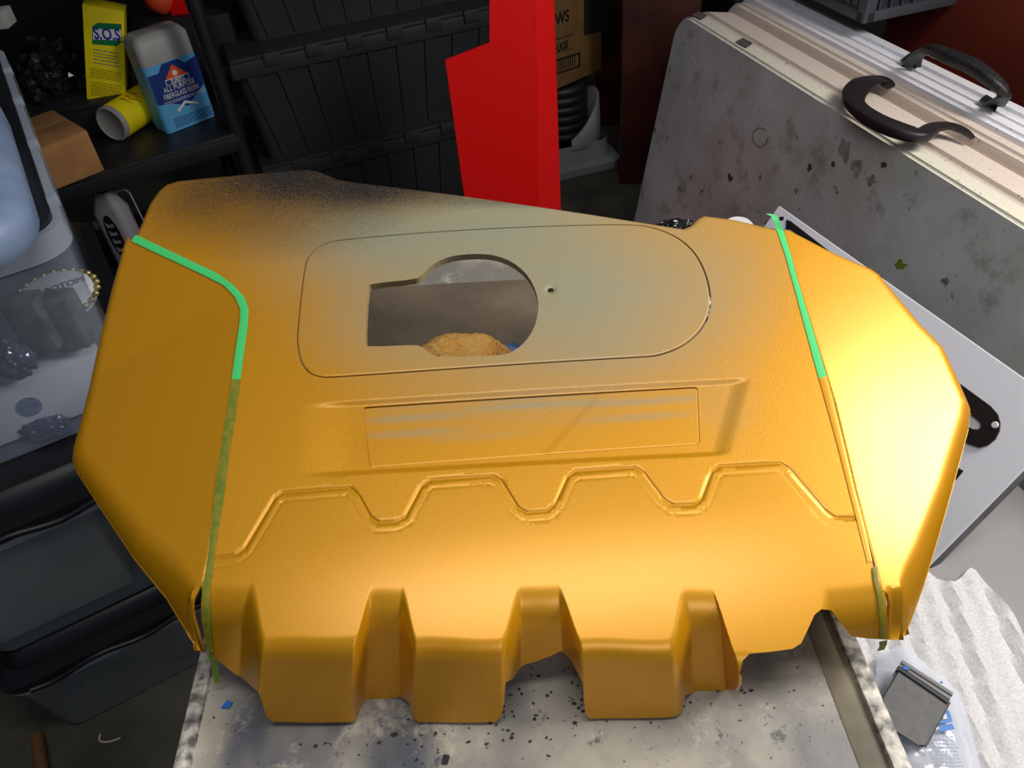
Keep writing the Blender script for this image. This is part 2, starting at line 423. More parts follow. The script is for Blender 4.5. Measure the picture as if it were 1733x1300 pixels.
# --- paint: satin gold with grey primer haze and a bare black back corner (all in the paint itself)
GREYB = [(830, 400, 270, 80, .9), (960, 490, 230, 110, .85), (700, 430, 220, 90, .55), (1100, 520, 160, 120, .3), (620, 392, 110, 55, .6), (760, 560, 200, 80, .55), (1000, 600, 170, 60, .45), (1230, 470, 90, 110, .22), (900, 340, 260, 40, .7), (620, 520, 80, 90, .25), (850, 690, 240, 45, .25), (1240, 700, 60, 70, .15)]
BLACKB = [(410, 345, 200, 75, .45), (540, 300, 150, 36, .7), (520, 300, 170, 42, .95), (600, 320, 110, 40, .8), (690, 322, 130, 22, .75), (410, 315, 160, 45, .5), (900, 340, 170, 10, .5), (470, 380, 120, 45, .3), (330, 345, 90, 60, .3)]
zig_px = np.array(ZIG, float)
def paintcol(V, W3):
    p, _ = proj(W3); n = len(p); g = np.zeros(n); k = np.zeros(n)
    for x, y, sx, sy, s in GREYB: g = 1-(1-g)*(1-s*np.exp(-((p[:, 0]-x)/sx)**2-((p[:, 1]-y)/sy)**2))
    for x, y, sx, sy, s in BLACKB: k = 1-(1-k)*(1-s*np.exp(-((p[:, 0]-x)/sx)**2-((p[:, 1]-y)/sy)**2))
    zy = np.interp(p[:, 0], zig_px[:, 0], zig_px[:, 1]); r = sstep((zy-p[:, 1]+4)/8)
    return np.stack([g, k, r, np.ones(n)], 1)
def plaincol(V, W3): return np.tile([0, 0, 0, 1.], (len(V), 1))
def gold_mat():
    m = D.materials.new('gold_paint'); m.use_nodes = True; nt = m.node_tree; N = nt.nodes; L = nt.links; b = N['Principled BSDF']
    at = N.new('ShaderNodeAttribute'); at.attribute_name = 'paint'; sp = N.new('ShaderNodeSeparateColor'); L.new(at.outputs['Color'], sp.inputs[0])
    tc = N.new('ShaderNodeTexCoord')
    def noi(sc, det=2):
        n = N.new('ShaderNodeTexNoise'); n.inputs['Scale'].default_value = sc; n.inputs['Detail'].default_value = det; L.new(tc.outputs['Object'], n.inputs['Vector']); return n.outputs['Fac']
    def mth(op, a, bb, c=None):
        x = N.new('ShaderNodeMath'); x.operation = op
        for i, v in enumerate((a, bb, c)):
            if v is None: continue
            if isinstance(v, (int, float)): x.inputs[i].default_value = v
            else: L.new(v, x.inputs[i])
        return x.outputs[0]
    def mix(f, c1, c2):
        x = N.new('ShaderNodeMix'); x.data_type = 'RGBA'; L.new(f, x.inputs[0])
        for i, c in ((6, c1), (7, c2)):
            if isinstance(c, tuple): x.inputs[i].default_value = c
            else: L.new(c, x.inputs[i])
        return x.outputs[2]
    fine = noi(900, 1); spk = noi(420, 2); big = noi(14, 4)
    def soft(mask, sp_amt, big_amt=.5):
        s = mth('MULTIPLY_ADD', mth('SUBTRACT', spk, .5), sp_amt, mask); s = mth('MULTIPLY_ADD', mth('SUBTRACT', big, .5), big_amt, s)
        inn = N.new('ShaderNodeMath'); inn.operation = 'MULTIPLY'; inn.use_clamp = True; L.new(s, inn.inputs[0]); inn.inputs[1].default_value = 1
        gate = N.new('ShaderNodeMath'); gate.operation = 'MULTIPLY'; gate.use_clamp = True; L.new(mask, gate.inputs[0]); gate.inputs[1].default_value = 6
        return mth('MULTIPLY', inn.outputs[0], gate.outputs[0])
    gold = mix(fine, GOLD_A, GOLD_B)
    gm = soft(sp.outputs[0], .3, .2); km = soft(sp.outputs[1], .5, .25)
    grey = mix(fine, srgb(134, 138, 116), srgb(150, 152, 128))
    c = mix(gm, gold, grey); c = mix(km, c, mix(spk, srgb(20, 18, 16), srgb(46, 42, 36)))
    L.new(c, b.inputs['Base Color']); b.inputs['Coat Weight'].default_value = .5; b.inputs['Coat Roughness'].default_value = .27
    met = mth('MULTIPLY', mth('SUBTRACT', 1, gm), mth('SUBTRACT', 1, km)); L.new(mth('MULTIPLY', met, GOLD_METAL), b.inputs['Metallic'])
    L.new(mth('MULTIPLY_ADD', sp.outputs[2], .10, GOLD_ROUGH), b.inputs['Roughness'])
    bp = N.new('ShaderNodeBump'); bp.inputs['Distance'].default_value = .0006
    L.new(mth('MULTIPLY_ADD', sp.outputs[2], .16, .07), bp.inputs['Strength']); L.new(noi(520, 2), bp.inputs['Height']); L.new(bp.outputs[0], b.inputs['Normal'])
    return m
GOLD_A = srgb(204, 139, 2); GOLD_B = srgb(224, 160, 8); GOLD_METAL = .42; GOLD_ROUGH = .38
m_gold = gold_mat()

CB = np.array([0.03, .6, TZ])
cover = thing('engine_cover', 'large satin gold engine cover with green masking tape, lying on the spattered work table', 'engine cover', CB)
# seam lines
SEAML = [(217, 399), (280, 430), (334, 457), (377, 478), (398, 499), (407, 520), (406, 545), (398, 600), (385, 675), (371, 769), (360, 860), (350, 939), (341, 985)]
SEAMR = [(1328, 386), (1351, 469), (1386, 582), (1416, 679), (1435, 758), (1452, 830), (1470, 897), (1486, 950), (1497, 990)]
# centre shell outline
back = A([(230, 374), (246, 336), (262, 314), (276, 303), (297, 297), (400, 289), (518, 281), (538, 285), (572, 299), (600, 304), (764, 325), (880, 341), (1000, 358), (1115, 375), (1157, 381), (1168, 376), (1180, 364), (1192, 358), (1240, 363), (1309, 377)])
sr = A([(1323, 392), (1347, 475), (1381, 587), (1411, 684), (1430, 762), (1448, 834), (1466, 900), (1480, 948)])
front = AI([(1497, 1000), (1501, 1040), (1502, 1083), (1470, 1081), (1441, 1077), (1421, 1051), (1407, 1033), (1391, 1031), (1378, 1041), (1367, 1066), (1356, 1089), (1342, 1098), (1305, 1103), (1268, 1107)])
front2 = AI([(1257, 1118), (1252, 1140), (1249, 1160), (1243, 1171), (1223, 1174), (1190, 1176), (1160, 1178), (1158, 1190), (1152, 1207), (1136, 1214), (1060, 1216), (998, 1217), (991, 1209), (988, 1180), (986, 1158), (978, 1138), (966, 1118), (950, 1102), (930, 1111), (906, 1120), (886, 1126), (869, 1148), (856, 1155), (853, 1190), (848, 1214), (838, 1222), (770, 1223), (709, 1222), (698, 1214), (692, 1190), (686, 1184), (660, 1184), (632, 1185), (622, 1200), (611, 1214), (592, 1222), (520, 1223), (462, 1222), (451, 1213), (445, 1195), (438, 1172), (400, 1143), (362, 1112), (350, 1103)])
sl = np.vstack([AI([(343, 1060), (341, 1010)]), A([(352, 955), (360, 880), (374, 769), (388, 675), (401, 600), (409, 545), (410, 520), (401, 497), (379, 475), (336, 454), (282, 427), (219, 396)])])
shell_poly = np.vstack([back, sr, front, front2, sl])
# openings in the shell for the two plates
OVAL = A([(512, 600), (500, 560), (516, 441), (540, 412), (580, 406), (1085, 377), (1150, 396), (1195, 448), (1205, 505), (1192, 548), (1150, 588), (1100, 601), (545, 638)])
OV = [(503, 590), (501, 570), (508, 500), (515, 446), (521, 432), (535, 418), (556, 408), (582, 404), (700, 394), (850, 385), (1000, 379), (1070, 378), (1100, 381), (1130, 390), (1158, 405), (1180, 427), (1196, 458), (1204, 490), (1205, 515), (1200, 537), (1186, 560), (1164, 580), (1140, 593), (1112, 602), (1090, 604), (900, 616), (700, 630), (560, 639), (540, 638), (522, 631), (509, 615)]
def chaikin(L, n=2):
    for _ in range(n):
        Nx = np.roll(L, -1, axis=0); L = np.stack([L*.75+Nx*.25, L*.25+Nx*.75], 1).reshape(-1, 2)
    return L
oval = chaikin(A(OV))
def shrink(L, d):
    n = len(L); out = []
    ctr = L.mean(0)
    for i in range(n):
        t = L[(i+1) % n]-L[i-1]; t /= np.hypot(*t)+1e-12; nr = np.array([-t[1], t[0]])
        if (ctr-L[i]) @ nr < 0: nr = -nr
        out.append(L[i]+nr*d)
    return np.array(out)
oval_plate_poly = resample(shrink(oval, .0012), .004, True)-np.array([.0004, -.0006])
HOLE = [(622, 486), (628, 480), (702, 473), (712, 468), (722, 457), (738, 444), (760, 435), (785, 431), (815, 430), (840, 433), (866, 443), (888, 460), (903, 482), (911, 508), (911, 530), (904, 556), (890, 578), (872, 593), (858, 600), (838, 602), (800, 604), (742, 605), (728, 599), (712, 586), (702, 584), (624, 587), (617, 582)]
hole = chaikin(A(HOLE), 1)
BADGE = A([(612, 686), (1182, 650), (1186, 748), (624, 789)])
badge_hole = rounded(BADGE, .004)
badge_poly = rounded(shrink(BADGE, .0008), .0035)
# left/right wings ---------------------------------------------------
FLR = .55
def wing(name, outl, seam_px, slope, sgn):
    """outl: list of (px,py,R,Dp) from the back end of the seam to its front end"""
    seam0 = A(seam_px)
    def hw0(P):
        d, _, _ = pdist(P, seam0); return -slope*d-.0002-.05*(P[:, 0]-.02)**2 - .55*np.clip(a880-P[:, 1], 0, None)**2
    op = []
    DD = []
    def solve(x, y, Dp):
        q = px2ab(x, y)
        for _ in range(8): h0 = float(hw0(q[None])[0]); q = px2ab(x, y, h0-Dp)+np.array([0, FLR*Dp])
        return q, h0
    for x, y, R_, band in outl:
        lo_, hi_ = .0, .09
        for _ in range(16):
            Dp = (lo_+hi_)/2; q, h0 = solve(x, y, Dp); pt, _z = proj(O+q[0]*CU+q[1]*CV+h0*CN)
            if np.hypot(pt[0]-x, pt[1]-y) < band: lo_ = Dp
            else: hi_ = Dp
        op.append(q); DD.append(Dp)
    op = np.array(op); RR = np.array([o[2] for o in outl]); DD = np.array(DD)
    def F(P):
        P = np.asarray(P, float); d, i, t = pdist(P, op); R_ = RR[i]*(1-t)+RR[i+1]*t; Dp = DD[i]*(1-t)+DD[i+1]*t
        # smooth the radii a little outside by clamping
        q = np.clip(1-d/R_, 0, 1); h = hw0(P); hd = Dp*(1-np.sqrt(np.clip(1-q**2.2, 0, 1))); h = h-hd
        ds, _, _ = pdist(P, seam0); qs = np.clip(1-ds/.0015, 0, 1); h -= .001*(1-np.sqrt(1-qs*qs))
        return O+P[:, :1]*CU+(P[:, 1:2]-FLR*hd[:, None])*CV+h[:, None]*CN
    ext = []
    ol = resample(op, .002); dd, i, t = pdist(ol, op); R_ = RR[i]*(1-t)+RR[i+1]*t
    tt = np.gradient(ol, axis=0); tt /= np.hypot(*tt.T)[:, None]+1e-12; nr = np.stack([-tt[:, 1], tt[:, 0]], 1)*sgn
    for s in (.03, .08, .16, .26, .38, .52, .68, .84, 1.0): ext.append(ol+nr*(R_*s)[:, None])
    sm = resample(seam0, .002)
    for s in (.0005, .001, .0016): ext += [offset(sm, s), offset(sm, -s)]
    poly = np.vstack([op, seam0[::-1]])
    return poly, F, ext
LW = [(215, 402, .006, 5), (204, 440, .007, 6), (190, 490, .009, 8), (168, 580, .011, 9), (151, 660, .012, 10), (134, 727, .013, 11), (125, 760, .015, 12), (123, 780, .016, 14), (130, 800, .017, 16), (163, 851, .018, 19), (227, 947, .022, 26), (282, 1015, .024, 38), (320, 1078, .022, 60), (333, 1099, .013, 74), (343, 1104, .010, 76)]
RW = [(1332, 389, .003, 2), (1412, 431, .005, 4), (1474, 457, .007, 5), (1488, 468, .010, 8), (1555, 549, .012, 10), (1597, 594, .013, 13), (1618, 640, .014, 16), (1634, 678, .014, 18), (1642, 698, .015, 20), (1639, 728, .015, 23), (1606, 850, .016, 28), (1566, 985, .018, 42), (1548, 1035, .017, 55), (1534, 1071, .014, 66), (1524, 1083, .011, 70), (1503, 1082, .008, 70)]
pl, Fl, exl = wing('left', LW, SEAML, math.tan(math.radians(5)), 1)
pr_, Fr, exr = wing('right', RW, SEAMR, math.tan(math.radians(7)), -1)
cdt_mesh('side_panel', pl, [], Fl, m_gold, cover, CB, extra=exl, grid=.004, color=plaincol)['label'] = 'smooth left wing, deeper gold'
cdt_mesh('side_panel', pr_, [], Fr, m_gold, cover, CB, extra=exr, grid=.004, color=plaincol)['label'] = 'smooth right wing, bright gold'
# shell
ex = []
for s in (-.0013, -.0008, -.0004, 0, .0004, .0008, .0013): ex.append(offset(zig, s))
for s in (-.0009, 0, .0009): ex.append(offset(zig2, s))
for L_, ss in ((PADT, (-.001, 0, .001, .0022, .0034, .0048, .006, .007)), (PADB, (.0015, .0, -.001, -.002, -.003, -.004, -.005, -.006))):
    for s in ss: ex.append(offset(resample(L_, .003), s))
rs = resample(bend, .003)
av = np.arange(bend[0, 0], bend[-1, 0], .0016); vv = vf(av)+.009
for s in np.linspace(-.006, RB*TH, 16): ex.append(np.stack([av, vv-s], 1))
tr = []
for i in range(len(bend)-1):
    if abs(bend[i+1, 1]-bend[i, 1]) > .02:
        xs = np.linspace(bend[i, 0], bend[i+1, 0], 34)
        for s in np.arange(-.007, .10, .0018): tr.append(np.stack([xs, vf(xs)+.009-s], 1))
ex.append(np.vstack(tr))
# soft roll at the back edge
blp = np.vstack([A([(219, 396)]), back])
def Fshell(P):
    W = Fs(P); d, _, _ = pdist(np.asarray(P), blp); q = np.clip(1-d/.007, 0, 1)
    return W-(.006*(1-np.sqrt(1-q*q)))[:, None]*CN
bl = resample(blp, .0025)
for s in (.0004, .001, .002, .0035, .005, .007): ex.append(offset(bl, s))
center = cdt_mesh('center_panel', shell_poly, [oval, badge_hole], Fshell, m_gold, cover, CB, extra=ex, clear=[(zig, .0022), (zig2, .0012)], color=paintcol)
center['label'] = 'grained centre panel with scalloped front skirt and grey overspray'
# inner plates
def plateF(L, drop, rf=.0011):
    Lc = np.vstack([L, L[:1]]); 
    def F(P):
        d, _, _ = pdist(np.asarray(P), Lc); q = np.clip(1-d/rf, 0, 1); return Fs(P)-(drop+rf*(1-np.sqrt(1-q*q)))[:, None]*CN
    return F
def ringpts(L, ds):
    L2 = resample(L, .0018, True); return [shrink(L2, s) for s in ds]
screw = px2ab(932, 491); sc = [screw+.0032*np.array([math.cos(a), math.sin(a)]) for a in np.linspace(0, 2*math.pi, 17)[:-1]]
def Foval(P):
    W = plateF(oval_plate_poly, -.0004)(P); dc = np.hypot(*(np.asarray(P)-screw).T); q = np.clip(1-dc/.0065, 0, 1); return W-(.0018*q)[:, None]*CN
cdt_mesh('oval_plate', oval_plate_poly, [hole, np.array(sc)], Foval, m_gold, cover, CB, extra=ringpts(oval_plate_poly, (.0003, .0008, .0013))+[np.array([screw+r*np.array([math.cos(a), math.sin(a)]) for a in np.linspace(0, 6.28, 20)]) for r in (.0045, .0056, .0066)], thick=.008, color=paintcol)['label'] = 'rounded inset plate with keyhole-shaped cut-out, hazed grey'
def badgecol(V, W3):
    c = paintcol(V, W3); p, _ = proj(W3); g = np.zeros(len(p))
    for x, y, sx, sy, s in [(700, 707, 90, 6, .6), (700, 733, 85, 6, .5), (900, 686, 110, 5, .7), (900, 672, 90, 4, .6), (1080, 680, 110, 5, .6), (1080, 706, 80, 5, .5), (700, 686, 80, 8, .25), (800, 740, 90, 7, .2)]:
        sk = y-.065*(p[:, 0]-x); g = 1-(1-g)*(1-s*np.exp(-np.abs((p[:, 0]-x)/sx)**3-((p[:, 1]-sk)/sy)**2))
    c[:, 0] = 1-(1-c[:, 0]*.8)*(1-g); return c
def Fbadge(P):
    W = plateF(badge_poly, .0006, .0008)(P); P = np.asarray(P)
    a0 = px2ab(925, 752); a1 = px2ab(1010, 658); d, _, _ = pdist(P, np.array([a0, (a0+a1)/2+np.array([.004, 0]), a1])); b0 = px2ab(770, 757); b1 = px2ab(1110-300, 668+12)
    s = np.array([a0, a1]); sd = side(P, s)
    return W+(.0003*sstep(-sd/.008))[:, None]*CN
cdt_mesh('badge_plate', badge_poly, [], Fbadge, m_gold, cover, CB, extra=ringpts(badge_poly, (.0003, .0007, .0012))+[offset(resample(A([(925, 752), (1010, 658)]), .002), s) for s in (0, .002, .004, .006, .008, .01, -.002, -.004, -.006, -.008)], thick=.004, color=badgecol)['label'] = 'long rectangular inset plate with grey sanding streaks'
# masking tape
def strip(name, Lp, Rp, m, F, lift=.0006, n=60, apron=False, label=None):
    cv = lambda Q: AI(Q) if apron else A(Q)
    a = cv(Lp); b = cv(Rp)
    def rs_(L):
        s = np.r_[0, np.cumsum(np.hypot(*np.diff(L, axis=0).T))]; s /= s[-1]; t = np.linspace(0, 1, n); return np.stack([np.interp(t, s, L[:, 0]), np.interp(t, s, L[:, 1])], 1)
    a, b = rs_(a), rs_(b); rows = [a, a*.5+b*.5, b]; V = []; 
    for k, r_ in enumerate(rows):
        W = F(r_)+normals(F, r_)*(lift+(.0003 if k == 1 else 0)); V.append(W)
    V = np.vstack(V)-CB; Fc = []
    for i in range(n-1):
        for k in range(2): Fc.append((k*n+i, k*n+i+1, (k+1)*n+i+1, (k+1)*n+i))
    return pm(name, V, Fc, m, cover, smooth=True, label=label)
def ab3(px, py, up=0): q = px2ab(px, py); return Fs(q[None])[0]+CN*up-CB
strip('masking_tape', [(218, 402), (280, 432), (334, 458), (377, 480), (397, 501), (406, 522), (404, 548), (396, 600), (391, 640)], [(226, 391), (303, 429), (365, 459), (395, 481), (413, 502), (420, 522), (418, 552), (411, 600), (406, 640)], m_green_tape, Fs, label='bright green masking tape along the left seam')
strip('masking_tape', [(391, 640), (381, 705), (371, 769), (362, 830), (351, 935), (343, 985)], [(406, 640), (397, 706), (387, 765), (379, 830), (362, 935), (357, 985)], m_olive_tape, Fs, label='gold-dusted lower run of the left tape')
strip('masking_tape', [(343, 986), (343, 1010), (345, 1040), (347, 1070), (351, 1101)], [(357, 986), (357, 1010), (358, 1040), (359, 1070), (362, 1104)], m_olive_tape, Fs, apron=True, lift=.0012, n=14)
m_pale_tape = mat('pale_tape', srgb(196, 226, 130), .5)
strip('masking_tape', [(1315, 382), (1330, 425), (1345, 479), (1377, 598), (1388, 637)], [(1328, 386), (1340, 425), (1351, 467), (1386, 582), (1401, 632)], m_green_tape, Fs, label='green masking tape along the right seam')
strip('masking_tape', [(1388, 637), (1409, 712), (1422, 760), (1441, 835), (1460, 905), (1472, 948)], [(1401, 632), (1414, 680), (1433, 758), (1450, 830), (1468, 897), (1480, 945)], m_gold, Fs, label='gold-sprayed lower run of the right tape')
strip('masking_tape', [(1475, 960), (1482, 1001), (1486, 1040), (1488, 1078)], [(1483, 960), (1491, 1001), (1495, 1040), (1497, 1080)], m_olive_tape, Fs, apron=True, lift=.0012, n=14)
def tail(pts, wd, m, label):
    V = []
    for i, p in enumerate(pts): V += [Vector(p)+Vector((wd, .001*math.sin(i), 0)), Vector(p)-Vector((wd, 0, .001*math.cos(i)))]
    return pm('tape_tail', V, [(2*i, 2*i+1, 2*i+3, 2*i+2) for i in range(len(pts)-1)], m, cover, smooth=True, label=label)
q = Fs(AI([(356, 1103)]))[0]-CB; t3 = onz(369, 1157, TZ+.012)-CB
tail([q+(0, -.002, 0), q*.6+t3*.4+(0.001, 0, .003), q*.3+t3*.7, t3], .0022, mat('tape_end', srgb(110, 140, 40), .6), 'loose green tape end hanging over the table')
q = Fs(AI([(1492, 1078)]))[0]-CB
tail([q+(0, -.003, 0), q+(.001, -.004, -.006), q+(.0, -.005, -.012)], .003, m_olive_tape, 'short olive tape end below the right corner')
q = px2ab(1322, 384); q = Fs(q[None])[0]-CB
tail([q, q+(-.002, .004, .006), q+(-.005, .007, .012), q+(-.011, .009, .014)], .0028, m_green_tape, 'green tape end curling up at the back')

# ------------------------------------------------------------ under and around the cover
m_sponge = mat('orange_sponge', srgb(255, 205, 115), .9, nscale=60, col2=srgb(255, 185, 90), bump=1, bscale=380)
q = onz(778, 620, .90)
sp = thing('sponge', 'orange textured sponge seen through the keyhole opening, on the brown board', 'sponge', (q[0], q[1]-.012, TZ+.006))
bm = bmesh.new(); bmesh.ops.create_icosphere(bm, subdivisions=6, radius=1)
for v in bm.verts:
    d = v.co.normalized(); k = 1+.10*noise.noise(d*2.1)+.02*noise.noise(d*9)+.03*noise.noise(d*34)
    v.co = Vector((d.x*.062*k, d.y*.04*k, (.03+d.z*(.052 if d.z > 0 else .03)*k))); v.co.z = max(v.co.z, 0)
bmo('foam_body', bm, m_sponge, sp, smooth=True)
prism('blue_stain', [(-.006, -.003), (.005, -.004), (.007, .002), (-.002, .005)], .0, .0015, m_bflake, sp, frame=Matrix.Translation((-.035, -.008, .067)))
m_blue = mat('blue_cloth', srgb(92, 120, 170), .8, nscale=30, col2=srgb(40, 52, 90), bump=.6, bscale=80)
q = onz(862, 590, .88); bm = bmesh.new(); bmesh.ops.create_icosphere(bm, subdivisions=4, radius=1)
for v in bm.verts:
    d = v.co.copy(); k = 1+.35*noise.noise(d*2.5+Vector((3, 0, 0))); v.co = Vector((q[0]+d.x*.03*k, q[1]-.012+d.y*.022*k, max(TZ+.007, TZ+.015+d.z*.012*k)))
tag(bmo('blue_rag', bm, m_blue, smooth=True), 'crumpled blue rag behind the orange sponge', 'rag')
m_foil = mat('black_film', srgb(40, 40, 44), .12, nscale=90, col2=srgb(12, 12, 14))
def crumple(name, loc, sx, sy, sz, m, seed, sub=5, amp=.5):
    bm = bmesh.new(); bmesh.ops.create_icosphere(bm, subdivisions=sub, radius=1)
    for v in bm.verts:
        d = v.co.copy(); k = 1+amp*noise.noise(d*3+Vector((seed, 0, 0)))+.3*amp*noise.noise(d*9+Vector((0, seed, 0)))
        v.co = Vector((loc[0]+d.x*sx*k, loc[1]+d.y*sy*k, max(loc[2], loc[2]+sz+d.z*sz*k)))
    return bmo(name, bm, m, smooth=False)
q = onz(1142, 378, .935)
tag(crumple('plastic_wrap', (.245, .95, TZ+.005), .026, .016, .013, m_foil, 4, amp=.3), 'crumpled shiny black wrap behind the notch in the back edge of the cover', 'plastic wrap')
q = onz(1262, 372, .95)
_d = ray(1256, 361); q = CAMP+_d*(1.03/_d[1])
lathe('white_tube', [(0, 0), (.022, 0), (.022, q[2]-.026), (.018, q[2]-.022), (0, q[2]-.022)], m_white, None, mtx=Matrix.Translation((q[0], q[1]+.01, 0)))
tag(D.objects['white_tube'], 'white tube whose round top just shows behind the cover, right of the notch', 'tube')

# ------------------------------------------------------------ folding tables leaning at the right
def granite():
    m = D.materials.new('stained_table'); m.use_nodes = True; nt = m.node_tree; N = nt.nodes; L = nt.links; b = N['Principled BSDF']; b.inputs['Roughness'].default_value = .5
    tc = N.new('ShaderNodeTexCoord')
    def noi(sc, det=5, rough=.6):
        n = N.new('ShaderNodeTexNoise'); n.inputs['Scale'].default_value = sc; n.inputs['Detail'].default_value = det; n.inputs['Roughness'].default_value = rough; L.new(tc.outputs['Object'], n.inputs['Vector']); return n.outputs['Fac']
    def ramp(src, a, bb, mx_=1):
        r = N.new('ShaderNodeMapRange'); r.inputs[1].default_value = a; r.inputs[2].default_value = bb; r.inputs[4].default_value = mx_; L.new(src, r.inputs[0]); return r.outputs[0]
    def mix(f, c1, c2):
        x = N.new('ShaderNodeMix'); x.data_type = 'RGBA'; L.new(f, x.inputs[0])
        for i, c in ((6, c1), (7, c2)):
            if isinstance(c, tuple): x.inputs[i].default_value = c
            else: L.new(c, x.inputs[i])
        return x.outputs[2]
    c = mix(ramp(noi(4, 6, .65), .35, .65), srgb(222, 226, 224), srgb(188, 190, 182))
    c = mix(ramp(noi(11, 6, .7), .55, .75, .7), c, srgb(100, 98, 84))
    c = mix(ramp(noi(7, 3), .62, .7, .5), c, srgb(120, 116, 70))
    c = mix(ramp(noi(26, 4, .6), .66, .72, .8), c, srgb(70, 64, 60))
    c = mix(ramp(noi(90, 4, .6), .64, .72, .5), c, srgb(90, 90, 88))
    L.new(c, b.inputs['Base Color']); return m
def specked(name, base):
    m = D.materials.new(name); m.use_nodes = True; nt = m.node_tree; N = nt.nodes; L = nt.links; b = N['Principled BSDF']; b.inputs['Roughness'].default_value = .45
    tc = N.new('ShaderNodeTexCoord'); mp = N.new('ShaderNodeMapping'); mp.inputs['Scale'].default_value = (1, 2.2, 1); L.new(tc.outputs['Object'], mp.inputs[0])
    n = N.new('ShaderNodeTexNoise'); n.inputs['Scale'].default_value = 130; n.inputs['Detail'].default_value = 3; L.new(mp.outputs[0], n.inputs['Vector'])
    r = N.new('ShaderNodeMapRange'); r.inputs[1].default_value = .67; r.inputs[2].default_value = .7; L.new(n.outputs['Fac'], r.inputs[0])
    x = N.new('ShaderNodeMix'); x.data_type = 'RGBA'; x.inputs[6].default_value = base; x.inputs[7].default_value = srgb(60, 56, 54); L.new(r.outputs[0], x.inputs[0]); L.new(x.outputs[2], b.inputs['Base Color']); return m
m_gran = granite(); m_specA = specked('speckled_cream', srgb(222, 218, 200)); m_specB = specked('speckled_beige', srgb(222, 208, 196)); m_specW = specked('speckled_white', srgb(238, 238, 244))
FT = np.array([.53, 2.176, 0]); FD = np.array([.246, -.969, 0]); FD /= np.linalg.norm(FD); FN = np.array([.969, .246, 0.]); FN /= np.linalg.norm(FN)
LEAN = .135/.71; up_ = np.array([0, 0, 1.])+FN*LEAN; up_ /= np.linalg.norm(up_); HT = .76*math.sqrt(1+LEAN**2)
nn_ = np.cross(FD, up_); 
if nn_ @ FN < 0: nn_ = -nn_
# local frame: x along the top edge, y up the slab, z = away from the room (thickness)
base_pt = FT+np.array([0, 0, .76])-up_*HT
def FTF(off=0.0, along=0.0): return frame(base_pt+nn_*off+FD*along, FD, up_)
_fr = FTF(); zsgn = 1 if np.array(_fr.col[2][:3]) @ nn_ > 0 else -1
def slab(name, L0, L1, H0, z0, z1, m, parent, off, r=.07, bev=.006, m2=None, label=None):
    H0 = H0+z0*LEAN*1.05
    pts = [(L0, 0), (L1, 0)]
    for cx, cy, a0 in ((L1-r, H0-r, 0), (L0+r, H0-r, 90)):
        for k in range(9):
            a = math.radians(a0+k*90/8); pts.append((cx+r*math.cos(a), cy+r*math.sin(a)))
    bm = bmesh.new(); vs = [bm.verts.new((p[0], p[1], z0*zsgn)) for p in pts]; f = bm.faces.new(vs)
    rr = bmesh.ops.extrude_face_region(bm, geom=[f])
    for v in [g for g in rr['geom'] if isinstance(g, bmesh.types.BMVert)]: v.co.z = z1*zsgn
    bmesh.ops.recalc_face_normals(bm, faces=bm.faces)
    bmesh.ops.bevel(bm, geom=[e for e in bm.edges if e.calc_face_angle(0) > 1], offset=bev, segments=3, affect='EDGES')
    if m2:
        for fc in bm.faces:
            fc.material_index = 0 if (abs(fc.normal.z) > .8) else 1
    bm.transform(FTF(off)); bm.transform(Matrix.Translation(-parent.location))
    me = D.meshes.new(name); bm.to_mesh(me); bm.free(); me.polygons.foreach_set('use_smooth', [True]*len(me.polygons)); me.set_sharp_from_angle(angle=math.radians(35))
    me.materials.append(m)
    if m2: me.materials.append(m2)
    return link(name, me, None, parent, label=label)
f1 = thing('folding_table', 'stained folding table standing folded on edge, nearest of the two, black strap handle on top', 'folding table', FT)
f2 = thing('folding_table', 'cleaner white folding table behind the stained one, with worn black handle on top', 'folding table', FT+FN*.25)
slab('table_half', 0, 1.62, HT, 0, .055, m_gran, f1, 0, m2=m_specA, label='stained grey outer half')
slab('table_half', -.03, 1.62, HT-.006, .058, .152, m_specB, f1, 0, bev=.012, label='beige speckled inner half')
slab('table_half', -.03, 1.62, HT-.002, .156, .198, m_specB, f1, 0, bev=.008, label='beige edge strip beyond the seam')
slab('table_half', -.05, 1.6, HT+.002, .203, .25, m_specW, f2, 0, bev=.008)
slab('table_half', -.05, 1.6, HT+.004, .254, .312, m_specW, f2, 0, bev=.012)
def ftp(al, off, h=0.0): return Vector(FT+np.array([0, 0, .76])+FD*al+FN*off+np.array([0, 0, h]))
m_rub = mat('black_rubber', srgb(34, 30, 32), .45, bump=.3, bscale=90)
m_worn = mat('worn_vinyl', srgb(36, 38, 40), .5, nscale=120, col2=srgb(20, 22, 24), bump=.6, bscale=200)
def catm(P, n=8):
    P = [Vector(p) for p in P]; out = []
    for i in range(len(P)-1):
        a, b, c, d = P[max(i-1, 0)], P[i], P[i+1], P[min(i+2, len(P)-1)]
        for k in range(n):
            t = k/n; out.append(.5*((2*b)+(c-a)*t+(2*a-5*b+4*c-d)*t*t+(3*b-a-3*c+d)*t**3))
    return out+[P[-1]]
def handle(parent, path, widths, m, name='handle', **k):
    pts = [p-parent.location for p in catm(path)]; ws = []
    for i in range(len(pts)):
        u = i/(len(pts)-1)*(len(widths)-1); j = min(int(u), len(widths)-2); t = u-j
        ws.append(tuple(widths[j][q]*(1-t)+widths[j+1][q]*t for q in (0, 1)))
    return tube(name, pts, 0, m, parent, n=14, flat=ws, **k)
def hz(px, py, z): return Vector(onz(px, py, z))
